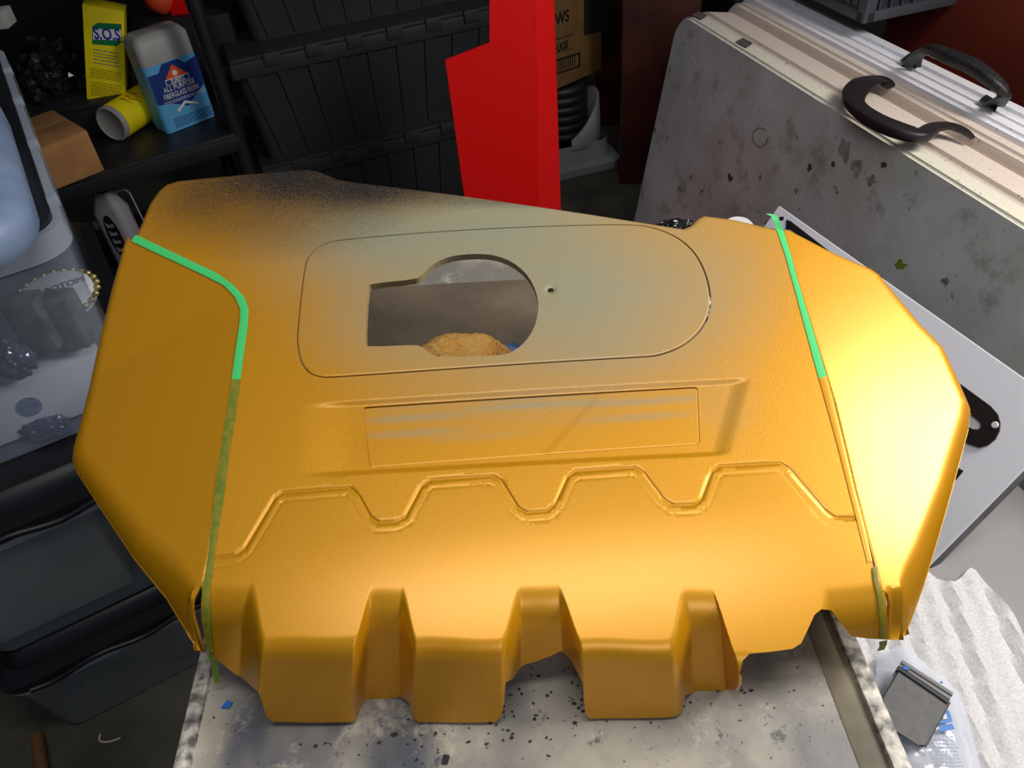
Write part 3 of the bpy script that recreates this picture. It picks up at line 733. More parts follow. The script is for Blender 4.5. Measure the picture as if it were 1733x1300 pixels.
handle(f1, [hz(1508, 148, .757), hz(1490, 134, .768), hz(1462, 140, .784), hz(1446, 158, .79), hz(1448, 178, .792), hz(1475, 201, .792), hz(1515, 219, .792), hz(1556, 229, .788), hz(1580, 216, .778), hz(1605, 213, .77), hz(1630, 221, .765), hz(1647, 234, .758)],
       [(.012, .002), (.022, .002), (.026, .0025), (.024, .004), (.018, .008), (.016, .012), (.016, .012), (.017, .010), (.015, .005), (.015, .003), (.012, .002), (.005, .002)], m_rub)
h2 = handle(f2, [hz(1542, 112, .768), hz(1548, 100, .79), hz(1562, 86, .82), hz(1578, 84, .835), hz(1610, 97, .84), hz(1645, 112, .838), hz(1678, 135, .83), hz(1700, 155, .815), hz(1697, 166, .80), hz(1682, 178, .768)],
       [(.020, .003), (.016, .003), (.013, .006), (.013, .010), (.014, .012), (.014, .012), (.013, .011), (.013, .008), (.012, .004), (.020, .003)], m_worn)
for pxs in ([(1524, 104), (1541, 91), (1558, 100), (1549, 118)], [(1657, 172), (1668, 163), (1690, 176), (1684, 191)]):
    V = [hz(x, y, .765)-f2.location for x, y in pxs]; V += [v+Vector((0, 0, .004)) for v in V]
    pm('handle_mount', V, [(0, 3, 2, 1), (4, 5, 6, 7), (0, 1, 5, 4), (1, 2, 6, 5), (2, 3, 7, 6), (3, 0, 4, 7)], m_worn, f2)
pts = [p-f2.location for p in catm([hz(1570, 93, .828), hz(1610, 107, .83), hz(1640, 121, .828), hz(1666, 140, .82), hz(1688, 160, .806)])]
tube('torn_lining', [p+Vector((0, 0, .001*math.sin(i*1.7))) for i, p in enumerate(pts)], .0018, m_white, f2, n=6, label='white torn lining edge')
# stickers on the cream edge
for al, nm in ((.05, 0), (.27, 1)):
    V = [ftp(al, .012, .0008), ftp(al+.045, .014, .0008), ftp(al+.03, .04, .0008), ftp(al-.012, .038, .0008)]
    pm('sticker', [v-f1.location for v in V]+[v-f1.location+Vector((0, 0, .0006)) for v in V], [(4, 5, 6, 7), (0, 3, 2, 1), (0, 1, 5, 4), (1, 2, 6, 5), (2, 3, 7, 6), (3, 0, 4, 7)], mat('sticker_grey', srgb(110, 98, 96), .6, nscale=150, col2=srgb(50, 44, 44)), f1, label='small scuffed dark sticker')
# face marks
def facept(px, py, out=.001):
    P = onpl(px, py, base_pt, nn_); return Vector(P-nn_*out)
def blot(name, px, py, rx, ry, m, parent, label, seed=0, jag=.4):
    V = [facept(px, py)]
    for k in range(16):
        a = k*math.pi/8; j = 1+jag*noise.noise(Vector((math.cos(a)*1.7+seed, math.sin(a)*1.7, seed))); V.append(facept(px+rx*j*math.cos(a), py+ry*j*math.sin(a)))
    V = [v-parent.location for v in V]
    return pm(name, V, [(0, k+1, (k+1) % 16+1) for k in range(16)], m, parent, label=label)
m_blot = mat('brown_stain', srgb(134, 130, 122), .7, nscale=60, col2=srgb(168, 166, 158)); m_lime = mat('lime_paint', srgb(132, 160, 30), .6); m_blk = mat('dark_stain', srgb(78, 72, 68), .7)
for i, (x, y, rx, ry) in enumerate([(1432, 255, 11, 16), (1450, 285, 8, 13), (1475, 305, 9, 8), (1411, 278, 4, 4), (1236, 300, 4, 6), (1370, 285, 4, 6), (1496, 278, 5, 5)]): blot('stain', x, y, rx, ry, m_blot if rx > 5 else m_blk, f1, None, seed=i*1.3, jag=.9)
blot('paint_splash', 1524, 447, 10, 6, m_lime, f1, 'lime green paint splash', 5, 1.2)
for sgn in (0, 1):
    pass
# faint ring mark
def ringm(px, py, rx, ry, m):
    V = []; 
    for k in range(24):
        a = k*math.pi/12
        for s in (1, .86): V.append(facept(px+rx*s*math.cos(a), py+ry*s*math.sin(a))-f1.location)
    return pm('ring_stain', V, [(2*k, 2*k+1, (2*k+3) % 48, (2*k+2) % 48) for k in range(21)], m, f1, label='faint ring-shaped stain')
ringm(1287, 232, 14, 17, m_blot)

# red-brown panel and black crate beyond
m_redbr = mat('red_brown_board', srgb(128, 46, 26), .6, nscale=3, col2=srgb(108, 38, 22))
RP0 = FT+FN*.52+FD*.20
rb = thing('red_brown_panel', 'plain dark red-brown panel standing behind the folding tables', 'panel', RP0)
fr_ = frame((0, 0, 0), FD, (0, 0, 1))
prism('panel_sheet', [(0, 0), (1.9, 0), (1.9, 1.35), (0, 1.35)], 0, .03, m_redbr, rb, frame=fr_, bev=.003)
pm('panel_trim', [fr_ @ Vector(p) for p in ((0, 1.35, 0), (1.9, 1.35, 0), (1.9, 1.37, 0), (0, 1.37, 0), (0, 1.35, .03), (1.9, 1.35, .03), (1.9, 1.37, .03), (0, 1.37, .03))], [(0, 3, 2, 1), (4, 5, 6, 7), (0, 1, 5, 4), (1, 2, 6, 5), (2, 3, 7, 6), (3, 0, 4, 7)], m_redbr, rb)
m_crate = mat('crate_plastic', srgb(66, 70, 76), .5)
def crate():
    z0 = .80; B = onz(1462, 38, z0); t = thing('plastic_crate', 'dark grey plastic crate with square mesh, beyond the folding tables at the top', 'crate', (B[0], B[1], z0), math.atan2(FD[1], FD[0]))
    Lx, Wy, H = .45, .28, .22          # local -x runs away from the camera
    def bar(nm, x0, x1, y0, y1, z0_, z1_): return box(nm, x0, x1, y0, y1, z0_, z1_, m_crate, t, bev=.0015)
    bar('bottom_rail', -Lx, 0, -.008, .008, 0, .022); bar('top_rail', -Lx, 0, -.01, .01, H-.03, H)
    bar('bottom_rail', -.008, .008, 0, Wy, 0, .022); bar('top_rail', -.01, .01, 0, Wy, H-.03, H)
    bar('bottom_rail', -Lx, 0, Wy-.008, Wy+.008, 0, .022); bar('top_rail', -Lx, 0, Wy-.01, Wy+.01, H-.03, H)
    bar('corner_post', -.02, .008, -.008, .02, 0, H)
    for k in range(1, 15): bar('slat', -k*.03-.002, -k*.03+.002, -.006, .006, .02, H-.02)
    for k in range(3): bar('crossbar', -Lx, 0, -.005, .005, .06+k*.045, .065+k*.045)
    for k in range(1, 9): bar('slat', -.006, .006, k*.03-.002, k*.03+.002, .02, H-.02)
    box('crate_floor', -Lx, 0, 0, Wy, 0, .004, m_crate, t, bev=0)
    return t
crate()
sh = thing('crate_stand', 'dark cabinet under the grey crate behind the folding tables', 'cabinet', (1.05, 3.0, 0))
box('cabinet_body', -.25, .55, -.42, .35, .06, .79, m_blackplas, sh); box('plinth', -.23, .53, -.40, .33, 0, .06, m_blackplas, sh)

# ------------------------------------------------------------ white box leaning on the folding table
m_corr = mat('white_corrugated', srgb(240, 240, 248), .5)
nt = m_corr.node_tree; wv = nt.nodes.new('ShaderNodeTexWave'); wv.inputs['Scale'].default_value = 28; wv.bands_direction = 'Y'; tcx = nt.nodes.new('ShaderNodeTexCoord'); bpx = nt.nodes.new('ShaderNodeBump'); bpx.inputs['Strength'].default_value = .12; bpx.inputs['Distance'].default_value = .0006
nt.links.new(tcx.outputs['Object'], wv.inputs[0]); nt.links.new(wv.outputs['Fac'], bpx.inputs['Height']); nt.links.new(bpx.outputs[0], nt.nodes['Principled BSDF'].inputs['Normal'])
GZ = .46; zA = .70; wA = onz(1318, 348, zA); wB = onz(1823.2, 703.5, zA); uab = (wB-wA)/np.linalg.norm(wB-wA); wdir = np.array([-.562, -.196, -.804]); wdir -= uab*(wdir @ uab); wdir /= np.linalg.norm(wdir)
bn = np.cross(uab, wdir); bn = bn if bn[2] > 0 else -bn
Lab = np.linalg.norm(wB-wA); Lw = .285
wbx = thing('flat_box', 'flat white corrugated box with black print, leaning against the stained folding table', 'box', wA+wdir*Lw-np.array([0, 0, 0]))
WBF = Matrix(((uab[0], wdir[0], bn[0], wA[0]), (uab[1], wdir[1], bn[1], wA[1]), (uab[2], wdir[2], bn[2], wA[2]), (0, 0, 0, 1)))
WBL = Matrix.Translation(-wbx.location) @ WBF
prism('front_face', [(0, 0), (Lab, 0), (Lab, Lw), (0, Lw)], -.004, 0, m_corr, wbx, frame=WBL, bev=.001)
m_side = mat('box_side', srgb(120, 118, 116), .7, nscale=20, col2=srgb(92, 90, 90))
prism('box_side', [(.003, .003), (Lab-.003, .003), (Lab-.003, Lw-.003), (.003, Lw-.003)], -.034, -.0045, m_side, wbx, frame=WBL, bev=.001)
def wb2(px, py, out=0): 
    P = onpl(px, py, wA, bn)-wA; return (P @ uab, P @ wdir)
# black printed outline, a rounded slot shape and small square
def wbprism(name, pxs, h0, h1, m, label=None, rr=0):
    pts = [wb2(*p) for p in pxs]
    if rr: pts = [tuple(p) for p in rounded(np.array(pts), rr)]
    return prism(name, pts, h0, h1, m, wbx, frame=WBL, smooth=False, label=label)
wbprism('printed_frame', [(1331, 372), (1338, 374), (1420, 438), (1412, 440), (1336, 388), (1331, 420), (1328, 420)], .0003, .0008, m_ink, 'thick black printed outline')
wbprism('printed_square', [(1320, 367), (1327, 367), (1326, 373), (1319, 373)], .0003, .0008, m_ink)
wbprism('printed_block', [(1618, 790), (1631, 797), (1619, 812), (1608, 806)], .0003, .0008, m_ink)
# slotted black bracket resting on the box
bk = thing('slotted_bracket', 'flat black bracket with rounded end and oval slot, lying on the white box', 'bracket', wbx.location)
outb = [(1560, 600), (1626, 650), (1678, 688), (1690, 702), (1694, 716), (1693, 730), (1686, 744), (1674, 754), (1658, 758), (1642, 753), (1600, 728), (1540, 690)]
slot = [(1640, 700), (1652, 708), (1661, 716), (1662, 724), (1657, 728), (1648, 727), (1636, 720)]
o2 = np.array([wb2(*p) for p in outb]); s2 = np.array([wb2(*p) for p in slot])
def platehole(name, poly, holes, h0, h1, m, parent, fr):
    loops = [resample(poly, .01, True)]+[resample(h, .004, True) for h in holes]; P = np.vstack(loops); E = []; k = 0
    for lp in loops: E += [(k+i, k+(i+1) % len(lp)) for i in range(len(lp))]; k += len(lp)
    r = geometry.delaunay_2d_cdt([Vector(p) for p in P], E, [], 0, 1e-6, False); V = np.array([tuple(v) for v in r[0]]); T = np.array(r[2]); c = V[T].mean(1); kk = inpoly(c, loops[0])
    for h in loops[1:]: kk &= ~inpoly(c, h)
    T = T[kk]; bm = bmesh.new(); vs = [bm.verts.new((v[0], v[1], h0)) for v in V]
    for t in T: bm.faces.new([vs[i] for i in t])
    g = bmesh.ops.extrude_face_region(bm, geom=list(bm.faces))
    for v in [q for q in g['geom'] if isinstance(q, bmesh.types.BMVert)]: v.co.z = h1
    bmesh.ops.delete(bm, geom=[v for v in bm.verts if not v.link_faces], context='VERTS'); bm.transform(fr)
    return bmo(name, bm, m, parent)
m_brk = mat('black_bracket', srgb(30, 24, 22), .35)
platehole('bracket_plate', o2, [s2], .001, .004, m_brk, bk, WBL)
q = wb2(1686, 720); lathe('rivet', [(0, .006), (.004, .006), (.005, .004)], m_white, bk, n=12, mtx=WBL @ Matrix.Translation((q[0], q[1], 0)))
# folded carton flap beside lower edge
# handle slot cut in the side (pale strip)
# ------------------------------------------------------------ right: grey sheet, foam wrap, bag, scuff pad
m_gsheet = mat('grey_sheet', srgb(150, 148, 148), .6, nscale=4, col2=srgb(140, 138, 138))
cab = thing('grey_cabinet', 'low cabinet with plain light grey top, between the work table and folding tables', 'cabinet', (.55, .4, 0))
CP = [(.30, -.35), (1.02, -.35), (.722, .99), (.30, .99)]; cpl = [(x-.55, y-.4) for x, y in CP]
prism('cabinet_top', cpl, GZ-.025, GZ, m_gsheet, cab, bev=.003)
prism('cabinet_body', [(x*.95-(.16 if x > 0 else 0), y*.97) for x, y in cpl], .04, GZ-.026, m_gsheet, cab, bev=.003)
prism('plinth', [(x*.9-(.16 if x > 0 else 0), y*.94) for x, y in cpl], 0, .04, m_blackplas, cab)
def foam_mat():
    m = mat('white_foam', srgb(222, 220, 222), .55, nscale=300, col2=srgb(200, 198, 200), bump=.3, bscale=500); return m
FZ = GZ+.002
fp = [(1500, 950), (1562, 968), (1600, 990), (1612, 992), (1640, 966), (1650, 968), (1680, 1010), (1715, 1052), (1733, 1090), (1790, 1180), (1860, 1420), (1560, 1500), (1440, 1300), (1400, 1060)]
fpoly = np.array([onz(x, y, FZ)[:2] for x, y in fp])
def sheet(name, poly, hf, m, base, grid=.012, thick=.002, parent=None):
    loops = resample(poly, grid, True); lo, hi = loops.min(0), loops.max(0); gx, gy = np.meshgrid(np.arange(lo[0], hi[0], grid), np.arange(lo[1], hi[1], grid)); G = np.stack([gx.ravel(), gy.ravel()], 1)
    dd, _, _ = pdist(G, np.vstack([loops, loops[:1]])); G = G[inpoly(G, loops) & (dd > grid*.5)]
    P = np.vstack([loops, G]); n = len(loops); r = geometry.delaunay_2d_cdt([Vector(p) for p in P], [(i, (i+1) % n) for i in range(n)], [], 0, 1e-6, False)
    V = np.array([tuple(v) for v in r[0]]); T = np.array(r[2]); T = T[inpoly(V[T].mean(1), loops)]
    Z = hf(V); bm = bmesh.new(); vs = [bm.verts.new((v[0]-base[0], v[1]-base[1], z-base[2])) for v, z in zip(V, Z)]
    for t in T: bm.faces.new([vs[i] for i in t])
    g = bmesh.ops.extrude_face_region(bm, geom=list(bm.faces))
    for v in [q for q in g['geom'] if isinstance(q, bmesh.types.BMVert)]: v.co.z += thick
    bmesh.ops.delete(bm, geom=[v for v in bm.verts if not v.link_faces], context='VERTS')
    return bmo(name, bm, m, parent, smooth=True)
r0 = onz(1600, 1000, FZ)[:2]; r1 = onz(1733, 1290, FZ)[:2]; rd = (r1-r0)/np.hypot(*(r1-r0)); rn = np.array([-rd[1], rd[0]])
def foamh(V):
    s = (V-r0) @ rn; a = (V-r0) @ rd; return FZ+.004+.005*(.5+.5*np.sin(s*120+1.2*np.sin(a*6)))**1.5*np.clip(.6+.4*np.sin(a*9+s*14), .2, 1)+.003*np.sin(s*210+a*20)
tag(sheet('foam_sheet', fpoly, foamh, foam_mat(), (0, 0, 0), grid=.008), 'rippled thin white foam wrapping sheet on the light grey cabinet top', 'foam sheet')
# clear bag
m_bag = clear_mat('clear_bag', srgb(235, 238, 248), .28, .08)
bp_ = [(1486, 1105), (1530, 1085), (1625, 1165), (1640, 1205), (1665, 1300), (1660, 1390), (1530, 1400), (1480, 1290)]
bpoly = np.array([onz(x, y, GZ+.03)[:2] for x, y in bp_]); bc = bpoly.mean(0)
def bagh(V):
    dd, _, _ = pdist(V, np.vstack([bpoly, bpoly[:1]])); pf = np.clip(dd/.04, 0, 1)
    return GZ+.022+.010*pf+np.array([.006*abs(noise.noise(Vector((v[0]*45, v[1]*45, 1))))+.003*noise.noise(Vector((v[0]*80, v[1]*80, 2))) for v in V])*pf
bag = thing('plastic_bag', 'clear crinkled plastic bag with blue print, beneath the grey plastic piece', 'bag', (bc[0], bc[1], GZ+.015))
sheet('bag_film', bpoly, bagh, m_bag, (bc[0], bc[1], GZ+.015), grid=.005, thick=.0005, parent=bag)
m_bprint = mat('blue_print', srgb(66, 130, 205), .5); m_tprint = mat('grey_print', srgb(150, 158, 186), .5)
def floorpoly(name, pxs, z, h, m, parent, **k):
    return prism(name, [tuple(onz(x, y, z)[:2]-np.array(parent.location[:2])) for x, y in pxs], z-parent.location[2], z+h-parent.location[2], m, parent, smooth=False, **k)
floorpoly('blue_print', [(1594, 1200), (1606, 1203), (1612, 1222), (1590, 1225), (1586, 1213)], GZ+.040, .0006, m_bprint, bag)
floorpoly('blue_print', [(1589, 1228), (1611, 1225), (1616, 1234), (1590, 1239)], GZ+.040, .0006, m_bprint, bag)
floorpoly('white_print', [(1595, 1211), (1601, 1208), (1603, 1217), (1596, 1218)], GZ+.041, .0006, m_white, bag)
pv, pf = [], []
for k in range(9):
    y = 1246+k*6.2; x = 1572+2*k
    while x < 1612+2*k:
        l = random.uniform(2.5, 7)
        q = [onz(a, b, GZ+.039) for a, b in ((x, y), (x+l, y+.3), (x+l, y+2.6), (x, y+2.2))]; n0 = len(pv); pv += [Vector(p)-bag.location for p in q]; pf.append((n0, n0+1, n0+2, n0+3)); x += l+2
o_ = pm('printed_lines', pv, pf, m_tprint, bag, kind='stuff')
# scuffed grey pad with ridged edge
sw = thing('grey_pad', 'dark grey square plastic piece with ridged edge and blue specks, on the plastic bag', 'plastic piece', tuple(onz(1555, 1200, GZ+.043)))
m_pad = mat('grey_pad', srgb(98, 98, 98), .55, nscale=120, col2=srgb(88, 88, 88)); m_padd = mat('pad_edge', srgb(36, 36, 40), .5)
def jag(pxs, n=9, a=1.0):
    out = []
    for i in range(len(pxs)):
        p, q = np.array(pxs[i], float), np.array(pxs[(i+1) % len(pxs)], float)
        for k in range(n): out.append(p+(q-p)*k/n+np.random.uniform(-a, a, 2)*(k > 0))
    return [tuple(p) for p in out]
floorpoly('pad_underlayer', jag([(1520, 1128), (1607, 1190), (1605, 1197), (1567, 1266), (1558, 1264), (1508, 1236), (1491, 1185)], 8, 1.6), GZ+.044, .002, m_padd, sw)
floorpoly('pad_body', [(1523, 1134), (1604, 1188), (1600, 1200), (1565, 1262), (1553, 1262), (1509, 1234), (1494, 1184)], GZ+.0465, .002, m_pad, sw)
floorpoly('pad_ridge', [(1525, 1119), (1612, 1175), (1606, 1187), (1521, 1130)], GZ+.0465, .004, mat('pad_ridge', srgb(120, 120, 122), .45), sw)
floorpoly('pad_groove', [(1521, 1128), (1607, 1186), (1605, 1191), (1520, 1133)], GZ+.0508, .0006, m_padd, sw)
floorpoly('pad_groove', [(1524, 1121), (1612, 1177), (1611, 1179), (1523, 1123)], GZ+.0508, .0006, m_padd, sw)
floorpoly('blue_speck', [(1529, 1127), (1538, 1130), (1539, 1135), (1528, 1133)], GZ+.0516, .0006, m_bflake, sw)
floorpoly('blue_speck', [(1592, 1153), (1596, 1155), (1595, 1157), (1590, 1156)], GZ+.0516, .0006, m_bflake, sw)

# ------------------------------------------------------------ left: stack of clear bins
E1 = np.array([.891, .454, 0]); E2 = np.array([-.454, .891, 0]); K = np.array([-.545, .935, 0])
ROT = math.atan2(.454, .891)
def binF(x, y, z=0): return Vector(K+E1*x+E2*y+np.array([0, 0, z]))
m_bin_lid = mat('bin_lid_black', srgb(26, 26, 30), .35, nscale=20, namt=.2)
def rrect(x0, x1, y0, y1, r, n=6):
    out = []
    for cx, cy, a0 in ((x1-r, y0+r, -90), (x1-r, y1-r, 0), (x0+r, y1-r, 90), (x0+r, y0+r, 180)):
        for k in range(n+1): a = math.radians(a0+90*k/n); out.append((cx+r*math.cos(a), cy+r*math.sin(a)))
    return out
def loft(name, rings, m, parent, close_bottom=True, close_top=False, thick=0, **k):
    V = [p for r_ in rings for p in r_]; n = len(rings[0]); F = []
    for i in range(len(rings)-1):
        for j in range(n): F.append((i*n+j, i*n+(j+1) % n, (i+1)*n+(j+1) % n, (i+1)*n+j))
    if close_bottom: F.append(tuple(reversed(range(n))))
    if close_top: F.append(tuple((len(rings)-1)*n+j for j in range(n)))
    o = pm(name, V, F, m, parent, smooth=True, **k); o.data.set_sharp_from_angle(angle=math.radians(50)); return o
BWD, BLN = .44, .92
def rring(x0, x1, y0, y1, r, z): return [(p[0], p[1], z) for p in rrect(x0, x1, y0, y1, r)]
def clear_bin(z0, z1, label, lid, group='clear bins stacked at the left', back=0):
    t = thing('clear_bin', label, 'storage bin', (K[0]+E2[0]*back, K[1]+E2[1]*back, z0), ROT, group)
    h = z1-z0; tp = .035
    loft('bin_body', [rring(-BWD+tp, -tp, tp, BLN-tp, .03, 0.002), rring(-BWD+tp-.006, -tp+.006, tp-.006, BLN-tp+.006, .035, .012), rring(-BWD+.008, -.008, .008, BLN-.008, .05, h-.035)], m_clear if not lid else m_clear2, t)
    loft('bin_rim', [rring(-BWD+.008, -.008, .008, BLN-.008, .05, h-.035), rring(-BWD, 0, 0, BLN, .055, h-.035), rring(-BWD, 0, 0, BLN, .055, h), rring(-BWD+.012, -.012, .012, BLN-.012, .045, h)], m_milky, t, close_bottom=False)
    if lid:
        z = h; loft('lid', [rring(-BWD-.006, .006, -.006, BLN+.006, .06, z-.018), rring(-BWD-.008, .008, -.008, BLN+.008, .06, z+.004), rring(-BWD+.02, -.02, .02, BLN-.02, .045, z+.01), rring(-BWD+.03, -.03, .03, BLN-.03, .04, z+.045), rring(-BWD+.034, -.034, .034, BLN-.034, .04, z+.047)], m_bin_lid, t, close_bottom=True, close_top=True)
        tube('lid_lip', [(x, -.008, z-.012+.006*math.sin(x*40)) for x in np.linspace(-BWD+.05, -.05, 20)], .006, m_bin_lid, t, n=8)
        lathe('lid_button', [(0, .004), (.008, .004), (.010, .002), (.010, 0)], m_bin_lid, t, n=16, mtx=Matrix.Translation((-.09, .022, z+.03)) @ Matrix.Rotation(math.radians(75), 4, 'X'))
    return t
b3 = clear_bin(0, .222, 'clear bin with black lid at the bottom of the left stack, on the floor', True)
b2 = clear_bin(.27, .56, 'clear bin with black lid in the middle of the left stack', True)
b1 = clear_bin(.61, .955, 'topmost clear bin of the left stack, with black tray in its mouth', False, back=.054)
# tray-like black lid sunk in the top bin
loft('inner_lid', [rring(-BWD+.014, -.014, .014, BLN-.014, .045, .325), rring(-BWD+.012, -.012, .012, BLN-.012, .045, .352), rring(-BWD+.026, -.026, .05, BLN-.026, .045, .354), rring(-BWD+.05, -.06, .075, BLN-.05, .05, .34)], m_bin_lid, b1, close_bottom=False, close_top=True, label='black tray-shaped lid')
for y in (.11, .34, .56, .75):
    box('rim_clip', -.02, .003, y-.014, y+.014, .335, .349, m_milky, b1, bev=.004)
# pale blue tub on the tray
_q = onz(48, 330, 1.01); TUBP = binF((_q-K) @ E1-.125, (_q-K) @ E2-.0, .972)
tubb = thing('blue_tub', 'pale translucent blue rounded tub on the black tray of the top bin', 'tub', tuple(TUBP), ROT)
m_tub = mat('pale_blue_plastic', srgb(140, 160, 190), .5, nscale=9, col2=srgb(112, 132, 165))
loft('tub_body', [rring(-.17, .115, -.10, .40, .07, 0), rring(-.18, .125, -.11, .41, .08, .015), rring(-.18, .125, -.11, .41, .08, .045), rring(-.165, .11, -.095, .395, .075, .062), rring(-.11, .06, -.04, .34, .07, .07)], m_tub, tubb, close_top=True)
# contents
def inb(px, py, depth): return onpl(px, py, np.array(binF(0, depth+.054, 0)), np.array([.454, -.891, 0]))
cm = {}
q = inb(92, 497, .13)
jar = thing('round_jar', 'round jar with a white printed lid and beaded rim, inside the top clear bin', 'jar', (q[0], q[1], .64), ROT)
JH = q[2]-.64; JM = Matrix.Translation((0, 0, JH)) @ Matrix.Rotation(math.radians(6), 4, 'X')
m_gold2 = mat('brass_beads', srgb(190, 170, 110), .3, metal=.7); m_jarg = mat('greenish_jar', srgb(96, 104, 92), .3, nscale=20, col2=srgb(60, 64, 56)); m_pap = mat('grey_white_card', srgb(215, 218, 225), .6)
lathe('jar_body', [(.0, -.2), (.045, -.2), (.05, -.19), (.05, -.02), (.047, 0)], m_jarg, jar, n=32, mtx=JM)
lathe('jar_lid', [(.055, -.02), (.058, -.01), (.056, 0), (.045, .004), (0, .005)], m_pap, jar, n=40, mtx=JM)
for k in range(26):
    a = k*2*math.pi/26; bm = bmesh.new(); bmesh.ops.create_icosphere(bm, subdivisions=2, radius=.005); bmesh.ops.translate(bm, verts=bm.verts, vec=JM @ Vector((.062*math.cos(a), .062*math.sin(a), -.004))); bmo('bead', bm, m_gold2, jar, smooth=True)
text('lettering', 'MOTORAMA', .021, mat('blue_grey_ink', srgb(70, 78, 110), .6), jar, JM @ Matrix.Translation((0, .004, .006)) @ Matrix.Rotation(math.pi, 4, 'Z') @ Matrix.Diagonal((-1, 1, 1, 1)) @ Matrix.Rotation(math.pi, 4, 'Z'), sx=.8, label='blue-grey mirrored lettering on the lid')
m_green = mat('grey_green_block', srgb(104, 112, 96), .5, nscale=30, col2=srgb(70, 76, 64)); 
for (px, py, w_, d_, h_, lb) in ((58, 545, .05, .04, .09, 'grey-green block left of the other under the jar lid, in the top bin'), (115, 540, .045, .04, .09, 'grey-green block right of the other under the jar lid, in the top bin')):
    q = inb(px, py, .075); tag(box('foam_block', q[0]-w_/2, q[0]+w_/2, q[1]-d_/2, q[1]+d_/2, q[2]-h_/2, q[2]+h_/2, m_green, None, bev=.006), lb, 'block', 'grey-green blocks in the top bin')
q = inb(75, 640, .09)
wb_ = thing('white_carton', 'white carton with a small round emblem inside the top clear bin', 'carton', tuple(binF(-.20, .12, .62)), ROT)
zc = .10
box('carton_body', -.16, .155, 0, .12, .0, zc, m_pap, wb_, bev=.003)
lathe('round_emblem', [(0, .001), (.018, .001), (.018, 0)], mat('emblem_blue', srgb(110, 120, 150), .5, nscale=90, col2=srgb(140, 150, 175)), wb_, n=24, mtx=Matrix.Translation((.03, 0, .05)) @ Matrix.Rotation(math.pi/2, 4, 'X'))
box('blue_label', -.01, .03, .03, .045, zc, zc+.001, mat('label_blue', srgb(84, 88, 170), .5), wb_, bev=0)
m_blu2 = mat('blue_grey_plastic', srgb(70, 84, 120), .35, nscale=12, col2=srgb(44, 52, 76))
def crinkle(name, P, s, m, label, cat, seed):
    o = crumple(name, (P[0], P[1], P[2]-s[2]), s[0], s[1], s[2], m, seed, sub=4, amp=.38); tag(o, label, cat); return o
crinkle('silver_wrap', inb(22, 610, .055), (.03, .02, .03), mat('silver_film', srgb(120, 128, 150), .15, metal=.6), 'crinkled silver wrapper at the left of the top bin', 'wrapper', 2)
crinkle('silver_wrap', inb(75, 725, .06)+np.array([0, 0, .0]), (.04, .02, .018), mat('silver_film2', srgb(96, 104, 130), .15, metal=.6), 'crinkled silver wrapper low in the top bin below the white carton', 'wrapper', 5)
q = binF(-.35, .35, .64); tag(box('blue_case', q.x-.12, q.x+.12, q.y-.12, q.y+.12, .635, .84, m_blu2, None, bev=.02), 'dark blue-grey case filling the back of the top bin', 'case')
q = binF(-.335, .07, .64); pc = thing('paper_card', 'pale grey paper card leaning inside the left of the top bin', 'card', tuple(q), ROT)
prism('card_sheet', [(-.05, 0), (.09, 0), (.05, .085), (-.05, .10)], 0, .002, m_pap, pc, frame=Matrix.Rotation(math.radians(70), 4, 'X'))
# middle bin contents
q = binF(-.30, .06, .285); pk = thing('paper_packet', 'grey-white paper packet inside the middle clear bin', 'packet', tuple(q), ROT)
loft('packet_body', [rring(-.1, .13, -.01, .22, .01, 0), rring(-.1, .13, -.01, .22, .012, .17), rring(-.09, .12, 0, .21, .012, .175)], mat('packet_paper', srgb(168, 172, 166), .7, nscale=6, col2=srgb(130, 134, 130)), pk, close_top=True)
q = binF(-.11, .12, .285); tag(box('navy_case', q.x-.06, q.x+.06, q.y-.05, q.y+.2, .283, .43, mat('navy', srgb(60, 66, 92), .5), None, bev=.01), 'navy blue case beside the paper packet in the middle bin', 'case')
q = binF(-.2, .12, .015); tag(box('olive_bundle', q.x-.1, q.x+.1, q.y-.05, q.y+.2, .006, .15, mat('olive_stuff', srgb(140, 142, 126), .7, nscale=8, col2=srgb(104, 106, 96)), None, bev=.03), 'dull olive bundle inside the bottom bin', 'bundle')

# ------------------------------------------------------------ back left: shelf unit
SE1 = np.array([.9, .435, 0]); SE1 /= np.linalg.norm(SE1); SE2 = np.array([-SE1[1], SE1[0], 0]); SROT = math.atan2(SE1[1], SE1[0])
SP = onz(400, 222, .5)
sh = thing('shelf_unit', 'black plastic shelving unit with bottles and boxes on its middle shelf, behind the clear bins', 'shelves', (SP[0], SP[1], 0), SROT)
for z in (.12, .475, 1.0):
    box('shelf_board', -1.5, .0, 0, .45, z-.02, z+.02, m_metalblk, sh, bev=.004); box('shelf_lip', -1.5, 0, -.012, 0, z-.03, z+.012, m_metalblk, sh, bev=.004)
for x in (-1.48, .0):
    for y in (.02, .43): tube('upright', [(x, y, 0), (x, y, 1.7)], .022, m_metalblk, sh, n=12)
def shp(px, py, z=.497): return onz(px, py, z)
